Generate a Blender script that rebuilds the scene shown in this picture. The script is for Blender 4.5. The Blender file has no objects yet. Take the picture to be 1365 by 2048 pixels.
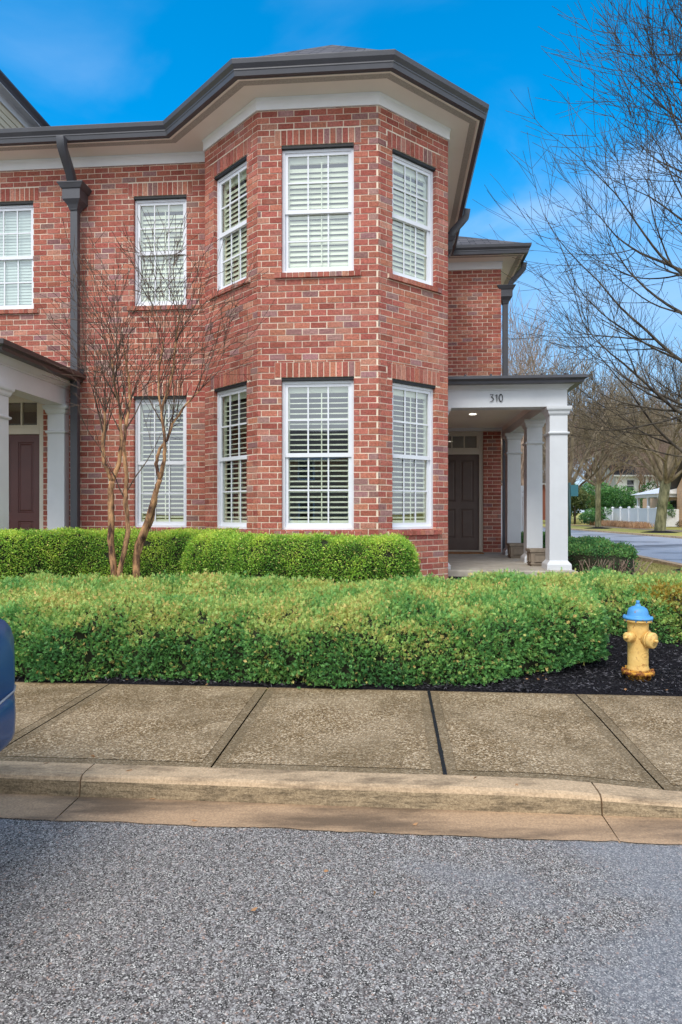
import bpy, math, random
import numpy as np
from mathutils import Vector, Matrix, noise
R = math.radians
random.seed(7); rng = np.random.default_rng(7)
S = bpy.context.scene
# ------------------------------------------------------------------ camera, sky, sun, exposure
cd = bpy.data.cameras.new('camera'); cam = bpy.data.objects.new('camera', cd); S.collection.objects.link(cam)
cam.location = (0, 0, 1.6); cam.rotation_euler = (R(90), 0, 0)
cd.sensor_fit = 'VERTICAL'; cd.sensor_height = 36; cd.lens = 36 * 1300 / 2048
cd.clip_start = .05; cd.clip_end = 3000
S.camera = cam
SUN_EL, SUN_AZ = R(50), R(205)      # azimuth clockwise from +Y: behind the camera and to its left
W = bpy.data.worlds.new('World'); S.world = W; W.use_nodes = True
wt = W.node_tree; wt.nodes.clear()
def wn(t, **k):
    n = wt.nodes.new(t)
    for a, b in k.items(): setattr(n, a, b)
    return n
out = wn('ShaderNodeOutputWorld'); bg = wn('ShaderNodeBackground')
sky = wn('ShaderNodeTexSky', sky_type='NISHITA'); sky.sun_disc = False
sky.sun_elevation = SUN_EL; sky.sun_rotation = SUN_AZ; sky.air_density = 1.0; sky.dust_density = .3; sky.ozone_density = 3.0
hs = wn('ShaderNodeHueSaturation'); hs.inputs['Saturation'].default_value = 1.45; hs.inputs['Value'].default_value = 1.35
hs.inputs['Hue'].default_value = .49
wt.links.new(sky.outputs[0], hs.inputs['Color'])
tc = wn('ShaderNodeTexCoord'); sp = wn('ShaderNodeSeparateXYZ'); wt.links.new(tc.outputs['Generated'], sp.inputs[0])
mp = wn('ShaderNodeMapping'); mp.inputs['Scale'].default_value = (1.1, 1.1, 2.6); mp.inputs['Rotation'].default_value = (0, R(-25), 0)
mp.inputs['Location'].default_value = (5.2, .5, 1.9)
wt.links.new(tc.outputs['Generated'], mp.inputs[0])
nz = wn('ShaderNodeTexNoise'); nz.inputs['Scale'].default_value = 2.2; nz.inputs['Detail'].default_value = 7; nz.inputs['Roughness'].default_value = .5
nz.inputs['Distortion'].default_value = .4
wt.links.new(mp.outputs[0], nz.inputs['Vector'])
def wm(op, a, b=None, clamp=False):
    n = wn('ShaderNodeMath', operation=op, use_clamp=clamp)
    for i, q in enumerate((a, b)):
        if q is None: continue
        if isinstance(q, (int, float)): n.inputs[i].default_value = q
        else: wt.links.new(q, n.inputs[i])
    return n.outputs[0]
def wr(v, a, b, c=0., d=1.):
    n = wn('ShaderNodeMapRange', interpolation_type='SMOOTHSTEP')
    n.inputs[1].default_value = a; n.inputs[2].default_value = b; n.inputs[3].default_value = c; n.inputs[4].default_value = d
    wt.links.new(v, n.inputs[0]); return n.outputs[0]
wisp = wr(nz.outputs[0], .47, .72)
low = wr(sp.outputs[2], .15, .47, .95, 0.)        # the cloud thickens towards the horizon
low = wm('MULTIPLY', low, wr(nz.outputs[0], .38, .58, .55, 1.))
wt.links.new(wr(sp.outputs[2], .08, .50, .55, 1.15), hs.inputs['Value'])
back = wr(sp.outputs[1], .25, -.25, 0., .93)      # unseen bright cloud added behind the camera as white fill on the fronts
f1 = wm('MAXIMUM', wm('MULTIPLY', wisp, wr(sp.outputs[2], .40, .62, .75, .10)), low)
fac = wm('MAXIMUM', f1, back, True)
mx = wn('ShaderNodeMix', data_type='RGBA')
cc = wn('ShaderNodeMix', data_type='RGBA'); wt.links.new(back, cc.inputs[0]); cc.inputs[6].default_value = (2.3, 3.2, 4.6, 1); cc.inputs[7].default_value = (5.85, 6.25, 6.8, 1)
wt.links.new(fac, mx.inputs[0]); wt.links.new(hs.outputs[0], mx.inputs[6]); wt.links.new(cc.outputs[2], mx.inputs[7])
wt.links.new(mx.outputs[2], bg.inputs[0]); bg.inputs[1].default_value = .15
wt.links.new(bg.outputs[0], out.inputs[0])
sl = bpy.data.lights.new('sun', 'SUN'); so = bpy.data.objects.new('sun', sl); S.collection.objects.link(so)
sl.energy = 1.5; sl.angle = R(25); sl.color = (1, .95, .87)
d = Vector((math.sin(SUN_AZ) * math.cos(SUN_EL), math.cos(SUN_AZ) * math.cos(SUN_EL), math.sin(SUN_EL)))
so.rotation_euler = (-d).to_track_quat('-Z', 'Y').to_euler()
S.view_settings.view_transform = 'Standard'; S.view_settings.look = 'None'; S.view_settings.gamma = 1
S.view_settings.exposure = 0.74
S.render.engine = 'CYCLES'
# ------------------------------------------------------------------ materials
def srgb(r, g, b):
    f = lambda v: (v / 255 / 12.92) if v / 255 <= .04045 else ((v / 255 + .055) / 1.055) ** 2.4
    return (f(r), f(g), f(b), 1)
class Mat:
    def __init__(s, name, rough=.7, spec=.3):
        s.m = bpy.data.materials.new(name); s.m.use_nodes = True; s.t = s.m.node_tree
        s.p = s.t.nodes['Principled BSDF']; s.p.inputs['Roughness'].default_value = rough
        s.p.inputs['Specular IOR Level'].default_value = spec
        s.tc = s.t.nodes.new('ShaderNodeTexCoord')
    def n(s, t, **k):
        n = s.t.nodes.new(t)
        for a, b in k.items(): setattr(n, a, b)
        return n
    def lk(s, a, b): s.t.links.new(a, b)
    def noise(s, scale, detail=4, rough=.55, vec=None, stretch=None, dist=0):
        n = s.n('ShaderNodeTexNoise'); n.inputs['Scale'].default_value = scale; n.inputs['Detail'].default_value = detail
        n.inputs['Roughness'].default_value = rough; n.inputs['Distortion'].default_value = dist
        v = vec or s.tc.outputs['Object']
        if stretch:
            m = s.n('ShaderNodeMapping'); m.inputs['Scale'].default_value = stretch; s.lk(v, m.inputs[0]); v = m.outputs[0]
        s.lk(v, n.inputs['Vector']); return n.outputs[0]
    def voro(s, scale, feature='F1', out='Color', stretch=None):
        n = s.n('ShaderNodeTexVoronoi'); n.feature = feature; n.inputs['Scale'].default_value = scale
        v = s.tc.outputs['Object']
        if stretch:
            m = s.n('ShaderNodeMapping'); m.inputs['Scale'].default_value = stretch; s.lk(v, m.inputs[0]); v = m.outputs[0]
        s.lk(v, n.inputs['Vector']); return n.outputs[out]
    def ramp(s, fac, stops):
        n = s.n('ShaderNodeValToRGB'); e = n.color_ramp.elements
        while len(e) < len(stops): e.new(.5)
        for i, (p, c) in enumerate(stops): e[i].position = p; e[i].color = c
        s.lk(fac, n.inputs[0]); return n.outputs[0]
    def rng(s, v, a, b, c=0., d=1.):
        n = s.n('ShaderNodeMapRange'); 
        for i, q in enumerate((a, b, c, d)): n.inputs[i + 1].default_value = q
        s.lk(v, n.inputs[0]); return n.outputs[0]
    def mix(s, fac, a, b, mode='MIX'):
        n = s.n('ShaderNodeMix', data_type='RGBA', blend_type=mode)
        for i, q in ((0, fac), (6, a), (7, b)):
            if isinstance(q, (int, float)): n.inputs[i].default_value = q
            elif isinstance(q, tuple): n.inputs[i].default_value = q
            else: s.lk(q, n.inputs[i])
        return n.outputs[2]
    def math(s, op, a, b=0.):
        n = s.n('ShaderNodeMath', operation=op)
        for i, q in enumerate((a, b)):
            if isinstance(q, (int, float)): n.inputs[i].default_value = q
            else: s.lk(q, n.inputs[i])
        return n.outputs[0]
    def attr(s, name, out='Color'):
        n = s.n('ShaderNodeAttribute'); n.attribute_name = name; return n.outputs[out]
    def bump(s, h, dist=.01, strength=1.):
        n = s.n('ShaderNodeBump'); n.inputs['Distance'].default_value = dist; n.inputs['Strength'].default_value = strength
        s.lk(h, n.inputs['Height']); s.lk(n.outputs[0], s.p.inputs['Normal']); return n
    def col(s, c):
        if isinstance(c, tuple): s.p.inputs['Base Color'].default_value = c
        else: s.lk(c, s.p.inputs['Base Color'])
        return s
def paint(name, c, rough=.5, var=.12, scale=6, spec=.4, bump=.0006, stretch=None):
    m = Mat(name, rough, spec); c2 = tuple(x * (1 - var) for x in c[:3]) + (1,)
    f = m.noise(scale, 5, .6, stretch=stretch)
    m.col(m.mix(m.rng(f, .35, .7), c2, c)); m.bump(m.noise(scale * 12, 3), bump); return m.m
M = {}
M['white'] = paint('white_paint', srgb(208, 210, 213), .45, .07, 3)
M['cream'] = paint('cream_trim', srgb(214, 206, 190), .5, .06, 3)
M['soffit'] = paint('soffit_panel', srgb(240, 232, 222), .6, .06, 2)
M['vent'] = paint('perforated_vent', srgb(190, 184, 176), .6, .35, 60)
M['gutter'] = paint('charcoal_metal', srgb(74, 74, 80), .38, .2, 2.5, .5)
M['bronze'] = paint('bronze_metal', srgb(66, 60, 60), .4, .2, 2.5, .5)
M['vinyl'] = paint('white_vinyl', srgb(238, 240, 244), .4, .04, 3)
M['sash'] = paint('window_vinyl', srgb(228, 230, 236), .35, .04, 3)
M['shutter'] = paint('shutter_cream', srgb(236, 240, 218), .5, .05, 3)
M['blind'] = paint('blind_pale', srgb(206, 220, 214), .6, .05, 3)
M['door_brown'] = paint('door_brown', srgb(104, 88, 80), .42, .2, 4, .5)
M['door_red'] = paint('door_maroon', srgb(92, 48, 44), .42, .2, 4, .5)
M['dark'] = paint('dark_interior', srgb(46, 44, 42), .9, .3, 2)
M['steel'] = paint('black_steel', srgb(24, 24, 26), .5, .2, 4)
M['brass'] = paint('knob_metal', srgb(120, 110, 90), .3, .1, 9)
M['rubber'] = paint('tyre_rubber', srgb(24, 24, 25), .85, .2, 9)
M['chrome'] = paint('alloy_grey', srgb(150, 152, 156), .3, .1, 9)
M['peach'] = paint('peach_siding', srgb(214, 178, 146), .6, .08, 1)
M['far_roof'] = paint('far_shingle', srgb(92, 90, 92), .85, .3, 3)
M['teal'] = paint('teal_sign', srgb(60, 122, 136), .45, .06, 4)
M['pole'] = paint('green_pole', srgb(52, 88, 88), .45, .15, 4)
M['lampblack'] = paint('lamp_black', srgb(22, 22, 28), .4, .15, 4)
M['globe'] = paint('lamp_globe', srgb(220, 190, 180), .3, .05, 4)
# glass
g = Mat('window_glass'); t = g.t; t.nodes.remove(g.p)
tr = g.n('ShaderNodeBsdfTransparent'); tr.inputs[0].default_value = (.97, 1, .98, 1)
gl = g.n('ShaderNodeBsdfGlossy'); gl.inputs['Roughness'].default_value = .015
fr = g.n('ShaderNodeLayerWeight'); fr.inputs[0].default_value = .5
ms = g.n('ShaderNodeMixShader'); g.lk(g.math('ADD', g.math('MULTIPLY', g.math('POWER', fr.outputs[1], 4.), .75), .24), ms.inputs[0])
g.lk(tr.outputs[0], ms.inputs[1]); g.lk(gl.outputs[0], ms.inputs[2])
bp = g.n('ShaderNodeBump'); bp.inputs['Distance'].default_value = .002; g.lk(g.noise(1.3, 1), bp.inputs['Height']); g.lk(bp.outputs[0], gl.inputs['Normal'])
g.lk(ms.outputs[0], t.nodes['Material Output'].inputs[0]); M['glass'] = g.m
# brick
b = Mat('red_brick', .85, .2); a = b.attr('tint')
f = b.noise(38, 5, .65); c = b.mix(b.rng(f, .3, .7), (.70, .66, .66, 1), (1.42, 1.38, 1.36, 1))
c = b.mix(1., a, c, 'MULTIPLY')
c = b.mix(b.rng(b.noise(2.2, 4, .6), .52, .8, 0, .28), c, (.62, .48, .40, 1))     # lime bloom
cr = b.noise(55, 3, .5, stretch=(1, 1, 2.2), dist=1.5)
c = b.mix(b.rng(b.noise(.9, 5, .65), .42, .70, 0, .35), c, b.mix(1., c, (.70, .64, .62, 1), 'MULTIPLY'))   # grime in broad patches
b.col(c); b.bump(b.math('ADD', b.math('MULTIPLY', cr, .7), b.noise(150, 3)), .008); M['brick'] = b.m
m = Mat('mortar', .9, .15); m.col(m.mix(m.rng(m.noise(3, 5), .3, .7), srgb(220, 200, 178), srgb(238, 222, 202))); m.bump(m.noise(160, 3), .003); M['mortar'] = m.m
# siding
m = Mat('tan_siding', .6, .3); m.col(m.mix(m.noise(2), srgb(190, 178, 152), srgb(214, 202, 176))); M['siding'] = m.m
# shingle
m = Mat('asphalt_shingle', .9, .2)
br = m.n('ShaderNodeTexBrick'); br.inputs['Scale'].default_value = 1; br.inputs['Brick Width'].default_value = .3; br.inputs['Row Height'].default_value = .13
br.inputs['Mortar Size'].default_value = .008; br.inputs['Color1'].default_value = srgb(120, 116, 118); br.inputs['Color2'].default_value = srgb(78, 76, 80)
br.inputs['Mortar'].default_value = srgb(34, 33, 36); br.offset = .37; m.lk(m.tc.outputs['UV'], br.inputs['Vector'])
m.col(m.mix(m.rng(m.noise(120, 3), .3, .7, .3, .0), br.outputs[0], srgb(40, 40, 42))); m.bump(br.outputs['Fac'], .006, -1); M['shingle'] = m.m
# asphalt
m = Mat('asphalt', .7, .25)
v = m.voro(235); v2 = m.voro(130); sep = m.n('ShaderNodeSeparateColor'); m.lk(v, sep.inputs[0]); sep2 = m.n('ShaderNodeSeparateColor'); m.lk(v2, sep2.inputs[0])
c = m.ramp(sep.outputs[0], [(0, srgb(22, 20, 18)), (.3, srgb(60, 56, 53)), (.55, srgb(108, 102, 97)), (.8, srgb(160, 154, 147)), (1, srgb(238, 230, 218))])
c2 = m.ramp(sep2.outputs[1], [(0, srgb(70, 60, 58)), (.5, srgb(120, 112, 108)), (.9, srgb(196, 190, 184)), (1, srgb(190, 140, 110))])
c = m.mix(m.rng(m.noise(30, 2), .42, .6, 0, .7), c, c2)
sx_ = m.n('ShaderNodeSeparateXYZ'); m.lk(m.tc.outputs['Object'], sx_.inputs[0])
wet = m.rng(m.math('ADD', m.noise(.9, 5, .6, dist=.5), m.math('MULTIPLY', m.rng(sx_.outputs[0], .1, 1.3), .24)), .60, .78)
c = m.mix(m.rng(wet, 0, 1, 0, .42), c, srgb(142, 143, 147))
m.col(c); m.lk(m.rng(wet, 0, 1, .72, .42), m.p.inputs['Roughness'])
m.bump(m.math('ADD', m.voro(235, out='Distance'), m.math('MULTIPLY', m.noise(300, 2), .3)), .006, -.8); M['asphalt'] = m.m
# side road: smoother, wet and pale with dark streaks
m = Mat('road_wet', .45, .5); c = m.mix(m.rng(m.noise(90, 3), .3, .7), srgb(150, 151, 158), srgb(190, 191, 198))
c = m.mix(m.rng(m.noise(.5, 5, .6, stretch=(.5, 1.1, 1)), .50, .60, 0, .8), c, srgb(84, 84, 90)); m.col(c); m.bump(m.noise(90, 3), .003); M['road'] = m.m
# concrete of the sidewalk: exposed brown-grey aggregate
m = Mat('sidewalk_concrete', .75, .3); sep = m.n('ShaderNodeSeparateColor'); m.lk(m.voro(95), sep.inputs[0])
c = m.ramp(sep.outputs[0], [(0, srgb(86, 68, 46)), (.35, srgb(126, 103, 72)), (.7, srgb(154, 129, 96)), (1, srgb(212, 190, 158))])
c = m.mix(m.rng(m.noise(1.7, 6, .6), .38, .68), c, m.mix(.35, c, srgb(190, 168, 138)))
c = m.mix(m.rng(m.noise(1.1, 7, .7, dist=.5), .46, .68, 0, .7), c, srgb(92, 74, 46))
c = m.mix(m.rng(m.attr('tint', 'Fac'), 0, 1, 0, .5), c, srgb(112, 96, 72))
m.col(c); m.bump(m.math('ADD', m.voro(95, out='Distance'), m.noise(240, 2)), .003, .8); M['walk'] = m.m
m = Mat('kerb_concrete', .75, .3)
c = m.mix(m.rng(m.noise(70, 4, .7), .3, .7), srgb(168, 142, 112), srgb(214, 184, 148))
c = m.mix(m.rng(m.noise(4, 7, .75, stretch=(.5, 1.4, 3)), .47, .66, 0, .75), c, srgb(96, 80, 62))
m.col(c); m.bump(m.noise(130, 4), .004); M['kerb'] = m.m
m = Mat('gutter_pan_concrete', .6, .4)
c = m.mix(m.rng(m.noise(80, 4, .7), .3, .7), srgb(156, 126, 98), srgb(204, 168, 130))
c = m.mix(m.rng(m.noise(1.6, 6, .6, stretch=(.6, 3, 1)), .42, .60, 0, .85), c, srgb(100, 82, 64)); m.col(c); m.bump(m.noise(140, 4), .003); M['pan'] = m.m
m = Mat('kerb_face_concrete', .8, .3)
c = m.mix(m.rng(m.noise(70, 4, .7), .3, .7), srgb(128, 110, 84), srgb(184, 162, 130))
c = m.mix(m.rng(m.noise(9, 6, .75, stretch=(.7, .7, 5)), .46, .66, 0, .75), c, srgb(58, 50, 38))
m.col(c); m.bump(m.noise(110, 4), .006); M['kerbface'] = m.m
M['groove'] = paint('joint_grime', srgb(84, 68, 48), .9, .4, 14)
M['tar'] = paint('tar_joint', srgb(30, 30, 34), .6, .3, 30)
m = Mat('mulch_ground', .95, .1); m.col(m.mix(m.rng(m.noise(60, 5, .7), .3, .7), srgb(14, 13, 16), srgb(50, 47, 52))); m.bump(m.noise(70, 5, .7), .03); M['mulch'] = m.m
m = Mat('grass_ground', .95, .1); m.col(m.mix(m.rng(m.noise(18, 6, .7), .3, .7), srgb(130, 132, 62), srgb(206, 190, 116))); m.bump(m.noise(80, 4), .02); M['grass'] = m.m
m = Mat('porch_slab', .65, .3); m.col(m.mix(m.rng(m.noise(4, 6, .6), .3, .7), srgb(150, 140, 126), srgb(186, 178, 164))); m.bump(m.noise(90), .002); M['slab'] = m.m
def leafmat(name, rough=.45, trans=.25):
    m = Mat(name, rough, .35); a = m.attr('tint'); m.col(a)
    tl = m.n('ShaderNodeBsdfTranslucent'); m.lk(a, tl.inputs[0]); ms = m.n('ShaderNodeMixShader'); ms.inputs[0].default_value = trans
    m.lk(m.p.outputs[0], ms.inputs[1]); m.lk(tl.outputs[0], ms.inputs[2]); m.lk(ms.outputs[0], m.t.nodes['Material Output'].inputs[0]); return m.m
M['leaf'] = leafmat('leaf'); M['chip'] = leafmat('mulch_chip', .8, 0)
def bark(name, a, b, sc=8):
    m = Mat(name, .85, .2); f = m.noise(sc, 5, .65, stretch=(1, 1, .35)); m.col(m.mix(m.rng(f, .38, .62), a, b)); m.bump(m.noise(sc * 5, 4), .006); return m.m
M['bark'] = bark('grey_bark', srgb(50, 44, 40), srgb(96, 88, 76))
M['bark_moss'] = bark('mossy_bark', srgb(74, 74, 52), srgb(126, 122, 92), 5)
M['bark_crape'] = bark('crape_bark', srgb(76, 54, 46), srgb(196, 150, 108), 16)
M['bark_twig'] = bark('crape_twig', srgb(58, 46, 42), srgb(116, 98, 84), 12)
M['bark_far'] = bark('brown_bark', srgb(120, 100, 88), srgb(168, 146, 130), 5)
M['bark_tan'] = bark('tan_bark', srgb(96, 84, 68), srgb(146, 132, 110), 5)
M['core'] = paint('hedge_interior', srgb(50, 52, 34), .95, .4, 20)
M['yellow'] = None
m = Mat('hydrant_yellow', .5, .4); c = m.mix(m.rng(m.noise(9, 5), .3, .7), srgb(214, 172, 96), srgb(240, 202, 124))
c = m.mix(m.rng(m.noise(26, 5, .7), .57, .66, 0, .85), c, srgb(150, 92, 44)); c = m.mix(m.rng(m.noise(5, 4, .6), .45, .65, 0, .4), c, srgb(196, 140, 62)); m.col(c); m.bump(m.noise(60, 4), .002); M['hyd'] = m.m
m = Mat('hydrant_rust', .7, .3); c = m.mix(m.rng(m.noise(30, 5, .7), .42, .55), srgb(212, 156, 60), srgb(112, 58, 36)); m.col(c); m.bump(m.noise(60, 4), .003); M['hydrust'] = m.m
m = Mat('hydrant_blue', .45, .4); c = m.mix(m.rng(m.noise(20, 5, .7), .62, .7), m.mix(m.noise(6), srgb(66, 136, 196), srgb(92, 164, 218)), srgb(150, 110, 80)); m.col(c); m.bump(m.noise(60, 4), .0015); M['hydblue'] = m.m
m = Mat('car_blue', .25, .5); m.col(m.mix(m.noise(2), srgb(24, 74, 126), srgb(34, 92, 150))); m.p.inputs['Metallic'].default_value = .25; m.p.inputs['Roughness'].default_value = .4
m.p.inputs['Coat Weight'].default_value = .2; m.p.inputs['Coat Roughness'].default_value = .2; M['car'] = m.m
M['planter'] = paint('weathered_planter', srgb(150, 136, 120), .85, .3, 9, bump=.002)
M['coir'] = paint('coir_mat', srgb(166, 118, 74), .95, .3, 40, bump=.004)
M['soil'] = paint('soil', srgb(48, 40, 34), .95, .4, 30, bump=.006)
m = Mat('lit_lamp'); m.p.inputs['Emission Color'].default_value = (1, .93, .8, 1); m.p.inputs['Emission Strength'].default_value = 1.6; M['lit'] = m.m
m = Mat('tail_lamp', .2, .5); m.col(srgb(130, 16, 18)); M['tail'] = m.m
m = Mat('far_brick', .85, .2); m.col(m.mix(m.noise(12, 5, .7), srgb(132, 78, 62), srgb(170, 110, 90))); M['far_brick'] = m.m
m = Mat('car_glass', .05, .6); m.col(srgb(18, 22, 26)); M['carglass'] = m.m
M['foil'] = paint('crumpled_wrapper', srgb(200, 202, 206), .3, .4, 40, .6)
# ------------------------------------------------------------------ mesh helpers
I4 = Matrix.Identity(4)
class MB:
    def __init__(s): s.v = []; s.f = []; s.mi = []; s.c = []; s.sm = []
    def face(s, idx, mi=0, c=None, sm=False): s.f.append(idx); s.mi.append(mi); s.c.append(c or (0, 0, 0)); s.sm.append(sm)
    def poly(s, pts, mi=0, c=None):
        n = len(s.v); s.v += [tuple(p) for p in pts]; s.face(tuple(range(n, n + len(pts))), mi, c)
    def hexa(s, p, mi=0, c=None, skip=()):
        n = len(s.v); s.v += [tuple(q) for q in p]
        for k, q in enumerate(((0, 3, 2, 1), (4, 5, 6, 7), (0, 1, 5, 4), (1, 2, 6, 5), (2, 3, 7, 6), (3, 0, 4, 7))):
            if k not in skip: s.face(tuple(n + i for i in q), mi, c)
    def box(s, x0, x1, y0, y1, z0, z1, mi=0, c=None, T=None, skip=()):
        p = [(x0, y0, z0), (x1, y0, z0), (x1, y1, z0), (x0, y1, z0), (x0, y0, z1), (x1, y0, z1), (x1, y1, z1), (x0, y1, z1)]
        if T: p = [T(*q) for q in p]
        s.hexa(p, mi, c, skip)
    def sqloft(s, cx, cy, prof, mi=0, c=None):      # prof: (halfx, halfy, z)
        n = len(s.v)
        for hx, hy, z in prof: s.v += [(cx - hx, cy - hy, z), (cx + hx, cy - hy, z), (cx + hx, cy + hy, z), (cx - hx, cy + hy, z)]
        for i in range(len(prof) - 1):
            for k in range(4):
                a = n + i * 4 + k; b = n + i * 4 + (k + 1) % 4
                s.face((a, b, b + 4, a + 4), mi, c)
        s.face((n + 3, n + 2, n + 1, n), mi, c); e = n + 4 * (len(prof) - 1); s.face((e, e + 1, e + 2, e + 3), mi, c)
    def tube(s, pts, rad, n=6, mi=0, c=None, cap=True, sm=True, sq=None):
        pts = [Vector(p) for p in pts]; m = len(pts)
        if not hasattr(rad, '__len__'): rad = [rad] * m
        base = len(s.v); d0 = (pts[1] - pts[0]).normalized()
        up = Vector((0, 0, 1)) if abs(d0.z) < .9 else Vector((1, 0, 0))
        x = d0.cross(up).normalized()
        for i in range(m):
            d = (pts[min(i + 1, m - 1)] - pts[max(i - 1, 0)]).normalized()
            x = (x - d * x.dot(d)); x = x.normalized() if x.length > 1e-6 else d.orthogonal().normalized(); y = d.cross(x)
            for k in range(n):
                a = 2 * math.pi * (k + (.5 if n == 4 else 0)) / n
                rx = rad[i]; s.v.append(tuple(pts[i] + x * (math.cos(a) * rx * (sq or 1)) + y * (math.sin(a) * rx)))
        for i in range(m - 1):
            for k in range(n):
                a = base + i * n + k; b = base + i * n + (k + 1) % n
                s.face((a, b, b + n, a + n), mi, c, sm)
        if cap:
            s.face(tuple(base + k for k in reversed(range(n))), mi, c); s.face(tuple(base + (m - 1) * n + k for k in range(n)), mi, c)
    def lathe(s, prof, n=24, mi=0, M4=I4, c=None):     # prof (r,z)
        base = len(s.v)
        for r, z in prof:
            for k in range(n):
                a = 2 * math.pi * k / n; s.v.append(tuple(M4 @ Vector((r * math.cos(a), r * math.sin(a), z))))
        for i in range(len(prof) - 1):
            for k in range(n):
                a = base + i * n + k; b = base + i * n + (k + 1) % n; s.face((a, b, b + n, a + n), mi, c, True)
        s.face(tuple(base + k for k in reversed(range(n))), mi, c); e = base + (len(prof) - 1) * n; s.face(tuple(e + k for k in range(n)), mi, c)
    def sweep(s, path, prof, mi=0, c=None):            # path 2-D left to right, outside on its right; prof closed (out,z)
        q = []
        for i, p in enumerate(path):
            ds = []
            if i > 0: ds.append(Vector(path[i]) - Vector(path[i - 1]))
            if i < len(path) - 1: ds.append(Vector(path[i + 1]) - Vector(path[i]))
            ns = [Vector((d.y, -d.x)).normalized() for d in ds]
            if len(ns) == 1: m_ = ns[0]
            else: m_ = (ns[0] + ns[1]); m_ = m_ / (m_.length_squared / 2)
            q.append(m_)
        base = len(s.v); n = len(prof)
        for p, m_ in zip(path, q):
            for o, z in prof: s.v.append((p[0] + m_.x * o, p[1] + m_.y * o, z))
        for i in range(len(path) - 1):
            for k in range(n):
                a = base + i * n + k; b = base + i * n + (k + 1) % n; s.face((a, a + n, b + n, b), mi, c)
        s.face(tuple(base + k for k in range(n)), mi, c); e = base + (len(path) - 1) * n; s.face(tuple(e + k for k in reversed(range(n))), mi, c)
    def build(s, name, mats, parent=None, uv=None, bevel=0):
        me = bpy.data.meshes.new(name); me.from_pydata(s.v, [], s.f)
        for mm in (mats if isinstance(mats, (list, tuple)) else [mats]): me.materials.append(mm)
        me.polygons.foreach_set('material_index', s.mi); me.polygons.foreach_set('use_smooth', s.sm)
        if any(c != (0, 0, 0) for c in s.c):
            at = me.attributes.new('tint', 'FLOAT_COLOR', 'FACE')
            at.data.foreach_set('color', [x for c in s.c for x in (c[0], c[1], c[2], 1)])
        if uv:
            l = me.uv_layers.new(name='UVMap')
            for p in me.polygons:
                for li in p.loop_indices: l.data[li].uv = uv(me.vertices[me.loops[li].vertex_index].co, p.normal)
        me.update(); o = bpy.data.objects.new(name, me); S.collection.objects.link(o)
        if parent: o.parent = parent
        if bevel:
            bm = o.modifiers.new('bevel', 'BEVEL'); bm.width = bevel; bm.segments = 2; bm.limit_method = 'ANGLE'; bm.angle_limit = R(40)
        return o
def tag(o, label=None, cat=None, group=None, kind=None):
    for k, v in (('label', label), ('category', cat), ('group', group), ('kind', kind)):
        if v: o[k] = v
    return o
def thing(name, loc, label, cat, group=None, rz=0):
    o = bpy.data.objects.new(name, None); S.collection.objects.link(o); o.location = loc; o.rotation_euler = (0, 0, rz)
    o.empty_display_size = .2; return tag(o, label, cat, group)
def fast(name, V, F, mats, parent=None, tint=None, smooth=False):       # V (N,3), F (M,k) numpy
    me = bpy.data.meshes.new(name); me.vertices.add(len(V)); me.vertices.foreach_set('co', V.astype(np.float32).ravel())
    k = F.shape[1]; me.loops.add(F.size); me.loops.foreach_set('vertex_index', F.astype(np.int32).ravel())
    me.polygons.add(len(F)); me.polygons.foreach_set('loop_start', np.arange(0, F.size, k, dtype=np.int32))
    me.update(calc_edges=True)
    if smooth: me.polygons.foreach_set('use_smooth', [True] * len(F))
    me.materials.append(mats)
    if tint is not None:
        at = me.attributes.new('tint', 'FLOAT_COLOR', 'FACE'); at.data.foreach_set('color', np.c_[tint, np.ones(len(F))].astype(np.float32).ravel())
    o = bpy.data.objects.new(name, me); S.collection.objects.link(o)
    if parent: o.parent = parent
    return o
PHI = R(4.6); CP, SP = math.cos(PHI), math.sin(PHI)
def ab(a, b_): return (a * CP + b_ * SP, -a * SP + b_ * CP)             # street frame -> world
def sm_(t): t = max(0, min(1, t)); return t * t * (3 - 2 * t)
# ------------------------------------------------------------------ ground
def zg(x, y):
    b_ = x * SP + y * CP
    bed = .02 * sm_((b_ - 5.87) / .5) + .62 * sm_((b_ - 6.5) / 2.3)
    lawn = .02 * sm_((b_ - 5.87) / .5) + .45 * sm_((b_ - 6.6) / 4)
    k = sm_((x - 2.6) / 2.2)
    z = bed * (1 - k) + lawn * k
    z -= .07 * sm_((x - 5) / 4) * sm_((b_ - 5.9) / 4.5)
    if b_ < 5.87: z = 0
    return z
def sheet(name, xs, ys, mat, dz=0, fz=zg, kind='structure'):
    V = np.array([(x, y, fz(x, y) + dz) for y in ys for x in xs]); nx = len(xs)
    F = np.array([(j * nx + i, j * nx + i + 1, (j + 1) * nx + i + 1, (j + 1) * nx + i) for j in range(len(ys) - 1) for i in range(nx - 1)])
    o = fast(name, V, F, mat, smooth=True); tag(o, kind=kind); return o
def zbase(x, y):                      # ground carrying everything, kept under the street and walks
    b_ = x * SP + y * CP
    if b_ < 5.7: return -.30
    return zg(x, y) - .02 * (1 - sm_((b_ - 5.9) / .2)) - .01
xs = sorted(set(list(np.arange(-14, 16, .5)) + [-900, -300, -100, -40, -20, 20, 30, 60, 100, 300, 900]))
ys = sorted(set(list(np.arange(4.5, 20, .35)) + [-900, -200, -30, 0, 3, 24, 30, 40, 60, 100, 200, 500, 900]))
sheet('lawn', xs, ys, M['grass'], 0, zbase)
sheet('mulch_bed', np.arange(-9, 6.4, .2), np.arange(4.8, 9.9, .06), M['mulch'], .004, lambda x, y: (zg(x, y) + .02 * noise.noise((x * 3, y * 3, 0)) + .010) if (x * SP + y * CP) > 5.87 else -.1)
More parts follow.
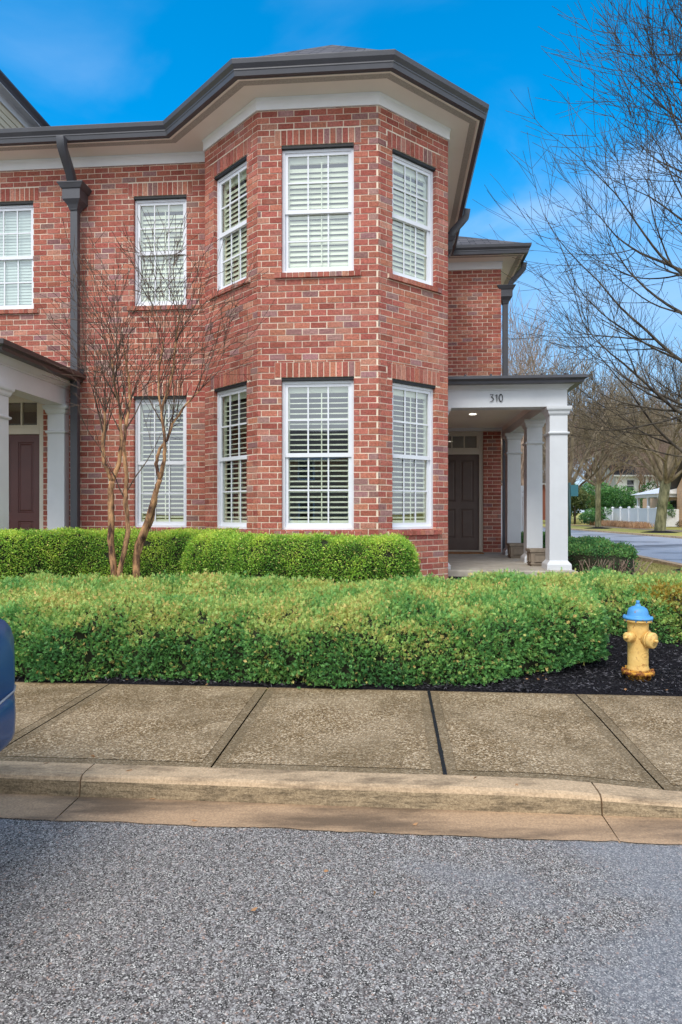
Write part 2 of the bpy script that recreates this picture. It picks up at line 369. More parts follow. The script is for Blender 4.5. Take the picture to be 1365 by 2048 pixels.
# street, gutter pan, kerb, sidewalk in the street frame
def drop(a): return -.062 * sm_((a - .75) / 1.3)                        # kerb falls towards the ramp on the right
mb = MB(); aa = [-60, -30, -15, -9] + list(np.arange(-6, 6.1, .5)) + [9, 15, 30, 60]; bb = [-30, -8, -2, 0, 1.5, 2.5, 3.56]
for i in range(len(aa) - 1):
    for j in range(len(bb) - 1):
        mb.poly([(*ab(aa[i + k], bb[j + l]), -.13 - .0 * l) for k, l in ((0, 0), (1, 0), (1, 1), (0, 1))])
tag(mb.build('street', M['asphalt']), kind='structure')
mb = MB(); J = [-16.2, -13.2, -10.2, -7.2, -4.96, -1.89, 1.18, 4.2, 7.2, 10.2]
for i in range(len(J) - 1):
    a0, a1 = J[i] + .004, J[i + 1] - .004; n = max(2, int((a1 - a0) / .035)) if -6 < a0 < 6 else 12
    L = [a0 + (a1 - a0) * k / n for k in range(n + 1)]
    for k in range(n):
        je = lambda a: .022 * noise.noise((a * 2.3, 3, 1)) + .012 * noise.noise((a * 9, 3, 1)) + .008 * noise.noise((a * 31, 3, 1))
        mb.poly([(*ab(L[k], 3.50 + je(L[k])), -.124), (*ab(L[k + 1], 3.50 + je(L[k + 1])), -.124), (*ab(L[k + 1], 3.80), -.119), (*ab(L[k], 3.80), -.119)])
    mb.poly([(*ab(a1, 3.5), -.128), (*ab(a1 + .008, 3.5), -.128), (*ab(a1 + .008, 3.8), -.128), (*ab(a1, 3.8), -.128)])
tag(mb.build('gutter_pan', M['pan']), kind='structure')
mb = MB()
for i in range(len(J) - 1):
    a0, a1 = J[i] + .005, J[i + 1] - .005; n = 14; L = [a0 + (a1 - a0) * k / n for k in range(n + 1)]
    prof = [(3.785, -.15), (3.79, -.105), (3.80, -.03), (3.812, -.010), (3.83, .001), (3.90, .003), (3.985, .003), (3.985, -.15)]
    base = len(mb.v); m_ = len(prof)
    for a in L:
        for (q, z) in prof:
            zz = z + drop(a) * max(0, (z + .11) / .11) if z > -.11 else z
            mb.v.append((*ab(a, q + .003 * noise.noise((a * 4, q * 9, 2))), zz + .002 * noise.noise((a * 5, z * 30, q))))
    for k in range(n):
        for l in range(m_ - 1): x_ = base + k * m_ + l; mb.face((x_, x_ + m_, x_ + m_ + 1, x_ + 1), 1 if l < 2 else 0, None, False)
    mb.face(tuple(base + l for l in range(m_))); mb.face(tuple(base + n * m_ + l for l in reversed(range(m_))))
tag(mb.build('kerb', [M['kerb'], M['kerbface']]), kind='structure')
JW = [-10.1, -8.6, -7.1, -5.6, -4.15, -2.64, -1.14, .315, 1.60, 3.1, 4.6, 6.1, 7.6]
mb = MB()
def walkq(a0, a1, b0, b1, tool, n=6, m_=6):
    for i in range(n):
        for j in range(m_):
            P = []
            for k, l in ((0, 0), (1, 0), (1, 1), (0, 1)):
                a = a0 + (a1 - a0) * (i + k) / n; q = b0 + (b1 - b0) * (j + l) / m_
                P.append((*ab(a, q), drop(a) * (1 - sm_((q - 3.9) / 1.6)) - (.003 if tool else 0)))
            mb.poly(P, 0, (tool + .001,) * 3)
for i in range(len(JW) - 1):
    a0, a1 = JW[i] + .006, JW[i + 1] - .006; t = .075
    walkq(a0, a0 + t, 4.0, 5.87, 1., 1); walkq(a1 - t, a1, 4.0, 5.87, 1., 1)
    walkq(a0 + t, a1 - t, 4.0, 4.0 + t, 1., 6, 1); walkq(a0 + t, a1 - t, 5.87 - t * .6, 5.87, 1., 6, 1)
    walkq(a0 + t, a1 - t, 4.0 + t, 5.87 - t * .6, 0.)
o = mb.build('sidewalk', M['walk']); tag(o, kind='structure')
mb = MB()
for a in JW:
    if a == .315: continue
    w = .0045
    for j in range(24):
        q0, q1 = 3.99 + j * .0785, 3.99 + (j + 1) * .0785
        dz = lambda q: drop(a) * (1 - sm_((q - 3.9) / 1.6)) + (.0025 if a == .315 else -.018)
        wj = [w * (1 + .5 * noise.noise((a * 9, q * 14, 0))) if a == .315 else w for q in (q0, q1)]
        mb.poly([(*ab(a - wj[0], q0), dz(q0)), (*ab(a + wj[0], q0), dz(q0)), (*ab(a + wj[1], q1), dz(q1)), (*ab(a - wj[1], q1), dz(q1))])
for j in range(24):
    q0, q1 = 3.99 + j * .0785, 3.99 + (j + 1) * .0785; dz = lambda q: drop(.315) * (1 - sm_((q - 3.9) / 1.6)) + .0025
    wj = [.0125 * (1 + .5 * noise.noise((3., q * 14, 0))) for q in (q0, q1)]
    tr_m = globals().setdefault('TARMB', MB()); tr_m.poly([(*ab(.315 - wj[0], q0), dz(q0)), (*ab(.315 + wj[0], q0), dz(q0)), (*ab(.315 + wj[1], q1), dz(q1)), (*ab(.315 - wj[1], q1), dz(q1))])
tag(TARMB.build('expansion_joint', M['tar']), kind='structure')
mb.poly([(*ab(-10, 3.98), -.03), (*ab(8, 3.98), -.09), (*ab(8, 4.01), -.09), (*ab(-10, 4.01), -.03)])
tag(mb.build('paving_joints', M['groove']), kind='structure')
# side road to the right, curving slightly; far walk; verge
near = [(6.9, 3.3), (7.0, 11), (7.15, 13.6), (7.56, 16.9), (8.6, 21), (9.85, 25.6), (10.6, 34), (10.9, 60), (11, 160)]
far = [(14.8, 3.3), (14.8, 11), (14.8, 13.6), (14.8, 16.9), (14.85, 21), (14.9, 25.6), (14.95, 34), (15.1, 60), (15.5, 160)]
zr = lambda y: -.12 + .51 * sm_((y - 3) / 8)
mb = MB(); mk = MB()
for i in range(len(near) - 1):
    (x0, y0), (x1, y1) = near[i], near[i + 1]; (X0, Y0), (X1, Y1) = far[i], far[i + 1]
    mb.poly([(x0, y0, zr(y0) + .045), (X0, Y0, zr(y0) + .045), (X1, Y1, zr(y1) + .045), (x1, y1, zr(y1) + .045)])
    for (p, q), (r_, s_), sd in (((x0, y0), (x1, y1), -1), ((X0, Y0), (X1, Y1), 1)):
        mk.hexa([(p, q, zr(q) - .05), (p + sd * .2, q, zr(q) - .05), (r_ + sd * .2, s_, zr(s_) - .05), (r_, s_, zr(s_) - .05),
                 (p, q, zr(q) + .13), (p + sd * .2, q, zr(q) + .13), (r_ + sd * .2, s_, zr(s_) + .13), (r_, s_, zr(s_) + .13)])
tag(mb.build('side_road', M['road']), kind='structure'); tag(mk.build('side_kerb', M['kerb']), kind='structure')
mb = MB(); mb.poly([(19.6, 12, .44), (21.2, 12, .44), (22.3, 130, .44), (20.7, 130, .44)]); tag(mb.build('far_walk', M['pan']), kind='structure')
mb = MB(); mb.poly([(14.9, 8, .43), (60, 8, .43), (60, 130, .43), (15.1, 130, .43)]); tag(mb.build('far_verge', M['grass']), kind='structure')
mb = MB()
for (cx_, cy_, r_, z_) in ((7.0, 12.4, .75, .0), (18.15, 37, 1.1, 0), (18.15, 45.9, 1.0, 0)):
    zz = zg(cx_, cy_) + .02 if cy_ < 20 else .44
    n = 22; ring = [(cx_ + r_ * (1 + .12 * noise.noise((k, cx_, 0))) * math.cos(k * 2 * math.pi / n), cy_ + r_ * (1 + .12 * noise.noise((k, cx_, 0))) * math.sin(k * 2 * math.pi / n)) for k in range(n)]
    for k in range(n): p, q = ring[k], ring[(k + 1) % n]; mb.poly([(p[0], p[1], zz - .02), (q[0], q[1], zz - .02), (cx_, cy_, zz + .14)])
tag(mb.build('tree_mulch', M['mulch']), kind='structure')
# ------------------------------------------------------------------ brick townhouse
ZF = .74
house = thing('brick_townhouse', (.478, 8.286, ZF), 'two-storey red brick townhouse with an angled corner bay and two white porches', 'townhouse', rz=-PHI)
BC, BL_ = .0805, .2132
PAL = [((.42, .140, .104), 6), ((.385, .120, .088), 4), ((.47, .175, .122), 4), ((.33, .10, .074), 1.6), ((.35, .19, .18), 1.2), ((.49, .22, .165), 1.3), ((.29, .15, .14), .5)]
def bcol(r_):
    c = r_.choices([p[0] for p in PAL], [p[1] for p in PAL])[0]; k = r_.uniform(.88, 1.14); return (c[0] * k, c[1] * k * r_.uniform(.92, 1.1), c[2] * k)
def frame(P0, P1):
    P0, P1 = Vector(P0), Vector(P1); d = (P1 - P0).normalized(); n = Vector((-d.y, d.x))
    return (lambda k, y, z: (P0.x + d.x * k + n.x * y, P0.y + d.y * k + n.y * y, z)), (P1 - P0).length
def sub(rects, h):
    o = []
    for (a0, a1, b0, b1) in rects:
        c0, c1, d0, d1 = h
        if c0 >= a1 or c1 <= a0 or d0 >= b1 or d1 <= b0: o.append((a0, a1, b0, b1)); continue
        if c0 > a0: o.append((a0, c0, b0, b1))
        if c1 < a1: o.append((c1, a1, b0, b1))
        m0, m1 = max(a0, c0), min(a1, c1)
        if d0 > b0: o.append((m0, m1, b0, d0))
        if d1 < b1: o.append((m0, m1, d1, b1))
    return o
def brick_wall(name, P0, P1, z0, z1, opens, parent, soldiers=(), seed=1, phase=0.):
    T, L = frame(P0, P1); mb = MB(); r_ = random.Random(seed)
    J_ = .0064
    slab = [(0, L, z0, z1)]
    for h in opens: slab = sub(slab, (h[0] - .004, h[1] + .004, h[2] - .004, h[3] + .004))
    for (a, b_, c, d_) in slab: mb.poly([T(a, .006, c), T(b_, .006, c), T(b_, .006, d_), T(a, .006, d_)], 1)
    for (a, b_, c, d_) in opens:       # mortar of the reveals
        a -= .004; b_ += .004; c -= .004; d_ += .004
        for p, q in (((a, c), (a, d_)), ((a, d_), (b_, d_)), ((b_, d_), (b_, c)), ((b_, c), (a, c))):
            mb.poly([T(p[0], .006, p[1]), T(q[0], .006, q[1]), T(q[0], .13, q[1]), T(p[0], .13, p[1])], 1)
    holes = list(opens) + list(soldiers)
    for h in opens:
        if len(h) > 4: continue
    i0 = int(z0 / BC) - 1
    for i in range(i0, int(z1 / BC) + 1):
        zz = i * BC; off = (BL_ * .5 if i % 2 else 0) + phase
        k = -BL_ + (off % BL_) - (BL_ if off % BL_ > 0 else 0)
        while k < L:
            pcs = [(max(k + J_, 0.002), min(k + BL_ - J_, L - .002), max(zz + J_, z0), min(zz + BC - J_, z1))]
            if pcs[0][1] - pcs[0][0] > .02 and pcs[0][3] - pcs[0][2] > .012:
                for h in holes: pcs = sub(pcs, h)
                c = bcol(r_)
                for (a, b_, e, g_) in pcs:
                    if b_ - a < .014 or g_ - e < .01: continue
                    dy = r_.uniform(-.002, .0025); j = lambda: r_.uniform(-.0016, .0016)
                    P = [T(a + j(), dy + j(), e + j()), T(b_ + j(), dy + j(), e + j()), T(b_, .11, e), T(a, .11, e), T(a + j(), dy + j(), g_ + j()), T(b_ + j(), dy + j(), g_ + j()), T(b_, .11, g_), T(a, .11, g_)]
                    mb.hexa(P, 0, c, skip=(4,))
            k += BL_
    for (a, b_, c0, d_) in soldiers:
        n = round((b_ - a) / .0785); w = (b_ - a) / n
        for q in range(n):
            x0, x1 = a + q * w + J_, a + (q + 1) * w - J_; dy = r_.uniform(-.003, .003); c = bcol(r_)
            mb.box(x0, x1, dy, .11, c0 + J_, d_ - J_, 0, c, T, skip=(4,))
    return mb.build(name, [M['brick'], M['mortar']], parent)
def window(P0, P1, k0, k1, z0, z1, style='open', seed=1):
    T, L = frame(P0, P1); r_ = random.Random(seed)
    # casing
    f = MB(); y0, y1 = .055, .12; fw = .034
    for (a, b_, c, d_) in ((k0, k0 + fw, z0, z1), (k1 - fw, k1, z0, z1), (k0 + fw, k1 - fw, z1 - fw, z1), (k0 + fw, k1 - fw, z0, z0 + fw)): f.box(a, b_, y0, y1, c, d_, 0, None, T)
    fr = f.build('window', M['sash'], house)
    # two sashes with muntins; the upper one stands in front
    zm = (z0 + z1) / 2
    for (c, d_, y, nm) in ((zm - .02, z1 - fw, .070, 'upper_sash'), (z0 + fw, zm + .018, .092, 'lower_sash')):
        s_ = MB(); a, b_ = k0 + fw + .001, k1 - fw - .001; w = .040; bt = .052
        s_.box(a, a + w, y, y + .02, c, d_, 0, None, T); s_.box(b_ - w, b_, y, y + .02, c, d_, 0, None, T)
        s_.box(a + w, b_ - w, y, y + .02, d_ - w, d_, 0, None, T); s_.box(a + w, b_ - w, y, y + .02, c, c + bt, 0, None, T)
        gw = (b_ - a - 2 * w) / 3; mu = .0095
        for q in (1, 2): s_.box(a + w + gw * q - mu, a + w + gw * q + mu, y + .004, y + .014, c + bt, d_ - w, 0, None, T)
        zc = (c + bt + d_ - w) / 2; s_.box(a + w, b_ - w, y + .0025, y + .0155, zc - mu, zc + mu, 0, None, T)
        so_ = s_.build('sash', M['sash'], fr)
        g_ = MB(); g_.poly([T(a + w, y + .018, c + bt), T(b_ - w, y + .018, c + bt), T(b_ - w, y + .018, d_ - w), T(a + w, y + .018, d_ - w)])
        g_.build('glass_pane', M['glass'], fr)
    # interior shutter / blind, and the dark room behind it
    s_ = MB(); a, b_ = k0 + .03, k1 - .03; c, d_ = z0 + .02, z1 - .02; y = .135
    if style in ('open', 'tilt'):
        sw = .055
        s_.box(a, a + sw, y, y + .03, c, d_, 0, None, T); s_.box(b_ - sw, b_, y, y + .03, c, d_, 0, None, T)
        s_.box(a + sw, b_ - sw, y, y + .03, c, c + .10, 0, None, T); s_.box(a + sw, b_ - sw, y, y + .03, d_ - .12, d_, 0, None, T)
        zz = c + .13; ang = R(12 if style == 'open' else 60)
        hw = .029 if style == 'open' else .035
        while zz < d_ - .14:
            an = ang + r_.uniform(-.03, .03); dy, dz = hw * math.cos(an), hw * math.sin(an)
            for part in (0,):
                P = [(a + sw, y + .015 - dy, zz - dz), (b_ - sw, y + .015 - dy, zz - dz), (b_ - sw, y + .015 + dy, zz + dz), (a + sw, y + .015 + dy, zz + dz)]
                th = .013 if style == 'open' else .008
                s_.hexa([T(*p) for p in P] + [T(p[0], p[1], p[2] + th) for p in P])
            zz += .068
        mid = (a + b_) / 2 + .04; s_.box(mid - .007, mid + .007, y - .014, y - .006, c + .1, d_ - .12, 0, None, T)
        s_.build('shutter', M['shutter'], fr)
    else:
        zz = c
        while zz < d_: s_.hexa([T(*p) for p in ((a, y, zz), (b_, y, zz), (b_, y + .006, zz), (a, y + .006, zz), (a, y + .012, zz + .048), (b_, y + .012, zz + .048), (b_, y + .018, zz + .048), (a, y + .018, zz + .048))]); zz += .046
        s_.build('blind', M['blind'], fr)
    q = MB(); a, b_, c, d_ = k0 - .02, k1 + .02, z0 - .02, z1 + .02
    for P in ([(a, .125, c), (a, .8, c), (a, .8, d_), (a, .125, d_)], [(b_, .125, c), (b_, .125, d_), (b_, .8, d_), (b_, .8, c)], [(a, .125, d_), (a, .8, d_), (b_, .8, d_), (b_, .125, d_)],
              [(a, .125, c), (b_, .125, c), (b_, .8, c), (a, .8, c)], [(a, .8, c), (b_, .8, c), (b_, .8, d_), (a, .8, d_)]): q.poly([T(*p) for p in P])
    q.build('room_recess', M['dark'], fr)
    # steel lintel and rowlock sill
    l_ = MB(); l_.box(k0 - .03, k1 + .03, .012, .115, z1 + .002, z1 + .034, 0, None, T); l_.build('lintel', M['steel'], fr)
    si = MB(); n = round((k1 - k0 + .18) / .0785); w = (k1 - k0 + .18) / n
    for i in range(n):
        x0 = k0 - .09 + i * w; c_ = bcol(r_)
        P = [(x0 + .004, -.035, z0 - .078), (x0 + w - .004, -.035, z0 - .078), (x0 + w - .004, .10, z0 - .078), (x0 + .004, .10, z0 - .078), (x0 + .004, -.035, z0 - .016), (x0 + w - .004, -.035, z0 - .016), (x0 + w - .004, .10, z0 - .002), (x0 + .004, .10, z0 - .002)]
        si.hexa([T(*p) for p in P], 0, c_)
    P = [(k0 - .088, -.029, z0 - .072), (k1 + .088, -.029, z0 - .072), (k1 + .088, .1, z0 - .072), (k0 - .088, .1, z0 - .072), (k0 - .088, -.029, z0 - .020), (k1 + .088, -.029, z0 - .020), (k1 + .088, .1, z0 - .007), (k0 - .088, .1, z0 - .007)]
    si.hexa([T(*p) for p in P], 1); si.build('sill', [M['brick'], M['mortar']], fr)
    return fr
FL, FR, BLp, BRp = (-1.565, 0), (0, 0), (-2.515, .865), (.95, .865)
VM, VW = 1.16, 5.80; ZT = 6.08; FLN = 1.2848
ZL, ZU = (.63, 2.555), (3.95, 5.55)
def wset(L0, k0, k1): return [(k0, k1, ZL[0], ZL[1]), (k0, k1, ZU[0], ZU[1])]
def opn(ws): # opening incl. lintel strip and the place of the sill
    o = [];
    for (a, b_, c, d_) in ws: o += [(a, b_, c, d_ + .036), (a - .09, b_ + .09, c - .08, c)]
    return o
def sold(ws): return [(a - .09, b_ + .09, d_ + .036, d_ + .236) for (a, b_, c, d_) in ws]
def wall_with(name, P0, P1, ws, seed, extra=(), phase=0., z0=-.5, styles=('open', 'tilt')):
    o = brick_wall(name, P0, P1, z0, ZT, [(a, b_, c, d_ + .036) for (a, b_, c, d_) in ws] + list(extra), house, sold(ws) + [(a - .09, b_ + .09, c - .08, c) for (a, b_, c, d_) in []], seed, phase)
    for i, (a, b_, c, d_) in enumerate(ws): window(P0, P1, a, b_, c, d_, styles[i % len(styles)], seed * 10 + i)
    return o
wall_with('bay_wall', FL, FR, wset(0, .315, 1.25), 1, phase=.05)
wall_with('bay_wall', BLp, FL, wset(0, .2425, 1.0425), 2, phase=.11)
wall_with('bay_wall', FR, BRp, wset(0, .2425, 1.0425), 3, phase=.03)
mw = -9.2
wins = [(-3.69 - mw, -2.88 - mw, *ZL), (-3.69 - mw, -2.88 - mw, *ZU), (-6.07 - mw, -5.26 - mw, *ZU)]
DL = (-6.12 - mw, -5.10 - mw, 0., 2.66)
wall_with('front_wall', (mw, VM), (-2.515, VM), wins, 4, extra=[DL], styles=('open', 'tilt', 'blind'))
brick_wall('bay_wall', (-2.515, VM), BLp, -.5, ZT, [], house, [], 5)
brick_wall('side_wall', BRp, (.95, VW), -.5, ZT, [], house, [], 6)
DR = (1.05 - .95, 2.11 - .95, 0., 2.62)
brick_wall('wing_wall', (.95, VW), (2.48, VW), -.5, ZT, [DR], house, [], 7, .07)
brick_wall('side_wall', (2.48, VW), (2.48, 12.5), -.5, ZT, [], house, [], 8)
mb = MB(); mb.poly([(mw, 12.5, -.5), (2.48, 12.5, -.5), (2.48, 12.5, ZT), (mw, 12.5, ZT)]); mb.poly([(mw, VM, -.5), (mw, 12.5, -.5), (mw, 12.5, ZT), (mw, VM, ZT)]); mb.build('rear_wall', M['far_brick'], house)
# thin white corner beads of mortar are not needed; frieze, soffit, gutters
def frieze(path): 
    q = MB(); q.sweep(path, [(-.02, ZT - .035), (.022, ZT - .035), (.022, ZT + .085), (.034, ZT + .10), (.04, ZT + .118), (-.02, ZT + .118)]); return q
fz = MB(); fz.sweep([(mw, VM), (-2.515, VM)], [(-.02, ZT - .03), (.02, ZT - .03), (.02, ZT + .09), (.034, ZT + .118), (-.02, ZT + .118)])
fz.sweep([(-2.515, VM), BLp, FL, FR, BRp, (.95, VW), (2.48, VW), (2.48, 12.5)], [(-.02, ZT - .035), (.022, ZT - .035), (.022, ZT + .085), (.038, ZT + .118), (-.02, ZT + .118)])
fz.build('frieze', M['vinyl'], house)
ic = (-2.839, VM)                                   # where the bay eave line meets the front eave line
EP = [(mw, VM), ic, FL, FR, BRp, (.95, VW), (2.48, VW), (2.48, 12.5)]
def offs(path, o):
    t_ = MB(); t_.sweep(path, [(o, 0), (o, 1), (o + .01, 1)]); return [t_.v[i * 3][:2] for i in range(len(path))]
sf = MB(); oo = offs(EP, .405); sf.poly([(x, y, ZT + .12) for x, y in oo] + [(mw, 12.5, ZT + .12)]); 
sf.sweep(EP, [(.385, ZT + .108), (.41, ZT + .108), (.41, ZT + .13), (.385, ZT + .13)])
sf.build('soffit', M['soffit'], house)
vs = MB(); pa, pb = offs(EP, .37), offs(EP, .28)
for i in range(len(EP) - 1): vs.poly([(*pa[i], ZT + .117), (*pa[i + 1], ZT + .117), (*pb[i + 1], ZT + .117), (*pb[i], ZT + .117)])
vs.build('soffit_vent', M['vent'], house)
gt = MB(); gt.sweep(EP, [(.405, ZT + .112), (.475, ZT + .112), (.485, ZT + .165), (.492, ZT + .175), (.492, ZT + .19), (.525, ZT + .235), (.533, ZT + .285), (.533, ZT + .292), (.52, ZT + .292), (.515, ZT + .26), (.42, ZT + .22), (.42, ZT + .285), (.405, ZT + .285)])
gt.build('gutter', M['gutter'], house)
# roofs
def uvroof(co, n):
    t = Vector((n.y, -n.x, 0)); t = t.normalized() if t.length > 1e-5 else Vector((1, 0, 0)); return (co.dot(t), co.dot(n.cross(t)))
ZG = ZT + .283
rf = MB(); e0, e1, f0, f1_ = mw, 1.46, .65, 12.6; s_ = .57; rv = (f0 + f1_) / 2; rz_ = ZG + s_ * (rv - f0); hx = e1 - (rv - f0)
rf.poly([(e0, f0, ZG), (e1, f0, ZG), (hx, rv, rz_), (e0, rv, rz_)]); rf.poly([(e1, f0, ZG), (e1, f1_, ZG), (hx, rv, rz_)]); rf.poly([(e1, f1_, ZG), (e0, f1_, ZG), (e0, rv, rz_), (hx, rv, rz_)])
e1, f0 = 2.99, 5.29; rv = (f0 + f1_) / 2; rz_ = ZG + s_ * (rv - f0); hx = e1 - (rv - f0)
rf.poly([(-4, f0, ZG), (e1, f0, ZG), (hx, rv, rz_), (-4, rv, rz_)]); rf.poly([(e1, f0, ZG), (e1, f1_, ZG), (hx, rv, rz_)]); rf.poly([(e1, f1_, ZG), (-4, f1_, ZG), (-4, rv, rz_), (hx, rv, rz_)])
s2 = .772; ap = (-.7825, 2.02, ZG + s2 * 2.52); q = offs([ic, FL, FR, BRp, (.95, VW)], .505)
def zl(p): return (p[0], p[1], ZG)
rf.poly([zl(q[1]), zl(q[2]), ap]); 
rdg = (-.7825, 6.5, ap[2]); rf.poly([zl(q[0]), zl(q[1]), ap, (-3.3, 3.6, ZG + .57 * 2.95 + .05)]); rf.poly([zl(q[2]), zl(q[3]), ap]); rf.poly([zl(q[3]), zl(q[4]), (rdg[0], rdg[1], rdg[2]), ap])
ro = rf.build('roof', M['shingle'], house, uv=uvroof)
# downspouts with conductor heads
def spout(px_, py_, outx, outy, zb, cut=None):
    s_ = MB(); s_.tube([(px_ + outx * .40, py_ + outy * .40, ZT + .13), (px_ + outx * .38, py_ + outy * .38, ZT + .0), (px_ + outx * .30, py_ + outy * .30, ZT - .09), (px_ + outx * .14, py_ + outy * .14, ZT - .26), (px_ + outx * .08, py_ + outy * .08, ZT - .38)], .078, 4)
    z = ZT - .38
    s_.box(px_ - .055, px_ + .055, py_ - .045, py_ + .045, zb, z - .35)
    o = s_.build('downspout', M['gutter'], house, bevel=.004)
    h = MB(); h.sqloft(px_, py_, [(.06, .06, z - .37), (.065, .065, z - .35), (.085, .085, z - .30), (.13, .125, z - .24), (.135, .13, z - .235), (.135, .13, z - .09), (.15, .145, z - .08), (.19, .17, z - .02), (.195, .175, z - .015), (.195, .175, z + .0)])
    h.build('conductor_head', M['gutter'], o); return o
spout(-4.53, VM - .09 - .045, 0, -1, -.3)
spout(.95 + .14, 3.35, 1, 0, 2.9)
spout(2.48 + .11, VW + .14, 1, 0, -.3)
# doors
def door(P0, P1, k0, k1, ztop, ztr, mat, panels, frame_w=.085, frm='cream'):
    T, L = frame(P0, P1); f = MB(); y0, y1 = .04, .13
    f.box(k0, k0 + frame_w, y0, y1, 0, ztr, 0, None, T); f.box(k1 - frame_w, k1, y0, y1, 0, ztr, 0, None, T)
    f.box(k0 + frame_w, k1 - frame_w, y0, y1, ztr - .075, ztr, 0, None, T); f.box(k0 + frame_w, k1 - frame_w, y0, y1, ztop, ztop + .09, 0, None, T)
    f.box(k0 + frame_w, k1 - frame_w, .02, .15, -.001, .035, 0, None, T)
    a, b_ = k0 + frame_w, k1 - frame_w; c, d_ = ztop + .09, ztr - .075; w = .05
    f.box(a, b_, y0 + .02, y1 - .02, c, c + w, 0, None, T); f.box(a, b_, y0 + .02, y1 - .02, d_ - w, d_, 0, None, T)
    f.box(a, a + w, y0 + .02, y1 - .02, c + w, d_ - w, 0, None, T); f.box(b_ - w, b_, y0 + .02, y1 - .02, c + w, d_ - w, 0, None, T)
    for q in (1, 2): x = a + w + (b_ - a - 2 * w) * q / 3; f.box(x - .012, x + .012, y0 + .022, y1 - .022, c + w, d_ - w, 0, None, T)
    df = f.build('door_frame', M[frm], house, bevel=.004)
    g_ = MB(); g_.poly([T(a + w, y0 + .05, c + w), T(b_ - w, y0 + .05, c + w), T(b_ - w, y0 + .05, d_ - w), T(a + w, y0 + .05, d_ - w)]); g_.build('transom_glass', M['glass'], df)
    q = MB(); q.poly([T(a, .5, c), T(b_, .5, c), T(b_, .5, d_), T(a, .5, d_)]); q.poly([T(a, .1, c), T(b_, .1, c), T(b_, .5, c), T(a, .5, c)]); q.poly([T(a, .1, d_), T(a, .5, d_), T(b_, .5, d_), T(b_, .1, d_)]); q.poly([T(a, .1, c), T(a, .5, c), T(a, .5, d_), T(a, .1, d_)]); q.poly([T(b_, .1, c), T(b_, .1, d_), T(b_, .5, d_), T(b_, .5, c)]); q.build('room_recess', M['dark'], df)
    s_ = MB(); st = .145; y = .085; W_ = b_ - a; x0, x1 = a + .003, b_ - .003; z0, z1 = .036, ztop - .003
    pc = []
    xm = (a + b_) / 2; pw = (W_ - 3 * st * .8) / 2
    for sx in (0, 1):
        pa = a + st * .8 + sx * (pw + st * .8)
        for (c_, d2) in panels: pc.append((pa, pa + pw, c_, d2))
    r_ = [(x0, x1, z0, z1)]
    for p in pc: r_ = sub(r_, p)
    for (p0, p1, p2, p3) in r_: s_.poly([T(p0, y, p2), T(p1, y, p2), T(p1, y, p3), T(p0, y, p3)])
    s_.poly([T(x0, y, z0), T(x0, y, z1), T(x0, y + .04, z1), T(x0, y + .04, z0)]); s_.poly([T(x1, y, z0), T(x1, y + .04, z0), T(x1, y + .04, z1), T(x1, y, z1)])
    for (p0, p1, p2, p3) in pc:         # moulded panel: sunk edge, raised field
        rings = [(0, 0), (.012, .014), (.026, .014), (.045, .003)]
        for i in range(3):
            (i0, d0), (i1, d1) = rings[i], rings[i + 1]
            A = [(p0 + i0, p2 + i0), (p1 - i0, p2 + i0), (p1 - i0, p3 - i0), (p0 + i0, p3 - i0)]; B = [(p0 + i1, p2 + i1), (p1 - i1, p2 + i1), (p1 - i1, p3 - i1), (p0 + i1, p3 - i1)]
            for k in range(4): l = (k + 1) % 4; s_.poly([T(A[k][0], y + d0, A[k][1]), T(A[l][0], y + d0, A[l][1]), T(B[l][0], y + d1, B[l][1]), T(B[k][0], y + d1, B[k][1])])
        s_.poly([T(x, y + .003, z) for x, z in B])
    dr = s_.build('door', mat, house)
    kn = MB(); c0 = Vector(T(a + .07, y, .98)); c1 = Vector(T(a + .07, y - .06, .98)); kn.tube([c0, c0.lerp(c1, .5)], .012, 10); kn.lathe([(.0, -.02), (.022, -.014), (.028, 0), (.022, .014), (.0, .02)], 12, 0, Matrix.Translation(c1)); kn.build('door_handle', M['brass'], dr)
door((.95, VW), (2.48, VW), DR[0], DR[1], 2.10, DR[3], M['door_brown'], ((.30, .93), (1.08, 1.97)))
door((mw, VM), (-2.515, VM), DL[0], DL[1], 2.05, DL[3], M['door_red'], ((.20, .72), (.85, 1.93)))
# porches
def column(cx_, cy_, hx, hy, z0, z1, name='porch_column'):
    s_ = MB(); s_.sqloft(cx_, cy_, [(hx + .045, hy + .045, z0), (hx + .045, hy + .045, z0 + .075), (hx + .035, hy + .035, z0 + .095), (hx + .012, hy + .012, z0 + .12), (hx, hy, z0 + .14),
        (hx - .004, hy - .004, z1 - .42), (hx + .012, hy + .012, z1 - .415), (hx + .022, hy + .022, z1 - .40), (hx + .022, hy + .022, z1 - .385), (hx - .004, hy - .004, z1 - .372),
        (hx - .004, hy - .004, z1 - .13), (hx + .006, hy + .006, z1 - .125), (hx + .018, hy + .018, z1 - .105), (hx + .026, hy + .026, z1 - .07), (hx + .045, hy + .045, z1 - .05), (hx + .05, hy + .05, z1 - .03), (hx + .05, hy + .05, z1)])
    return s_.build(name, M['white'], house)
hw_ = .133
ZB = 2.43
for (u_, v_) in ((2.475 + hw_ + .03, 1.56 + hw_ + .03), (2.435 + hw_ + .02, 3.0 + hw_), (2.435 + hw_ + .02, 4.88 + hw_)): column(u_, v_, hw_, hw_, 0, ZB)
column(.95 + .015, 1.72, .035, hw_, -.02, ZB, 'pilaster')
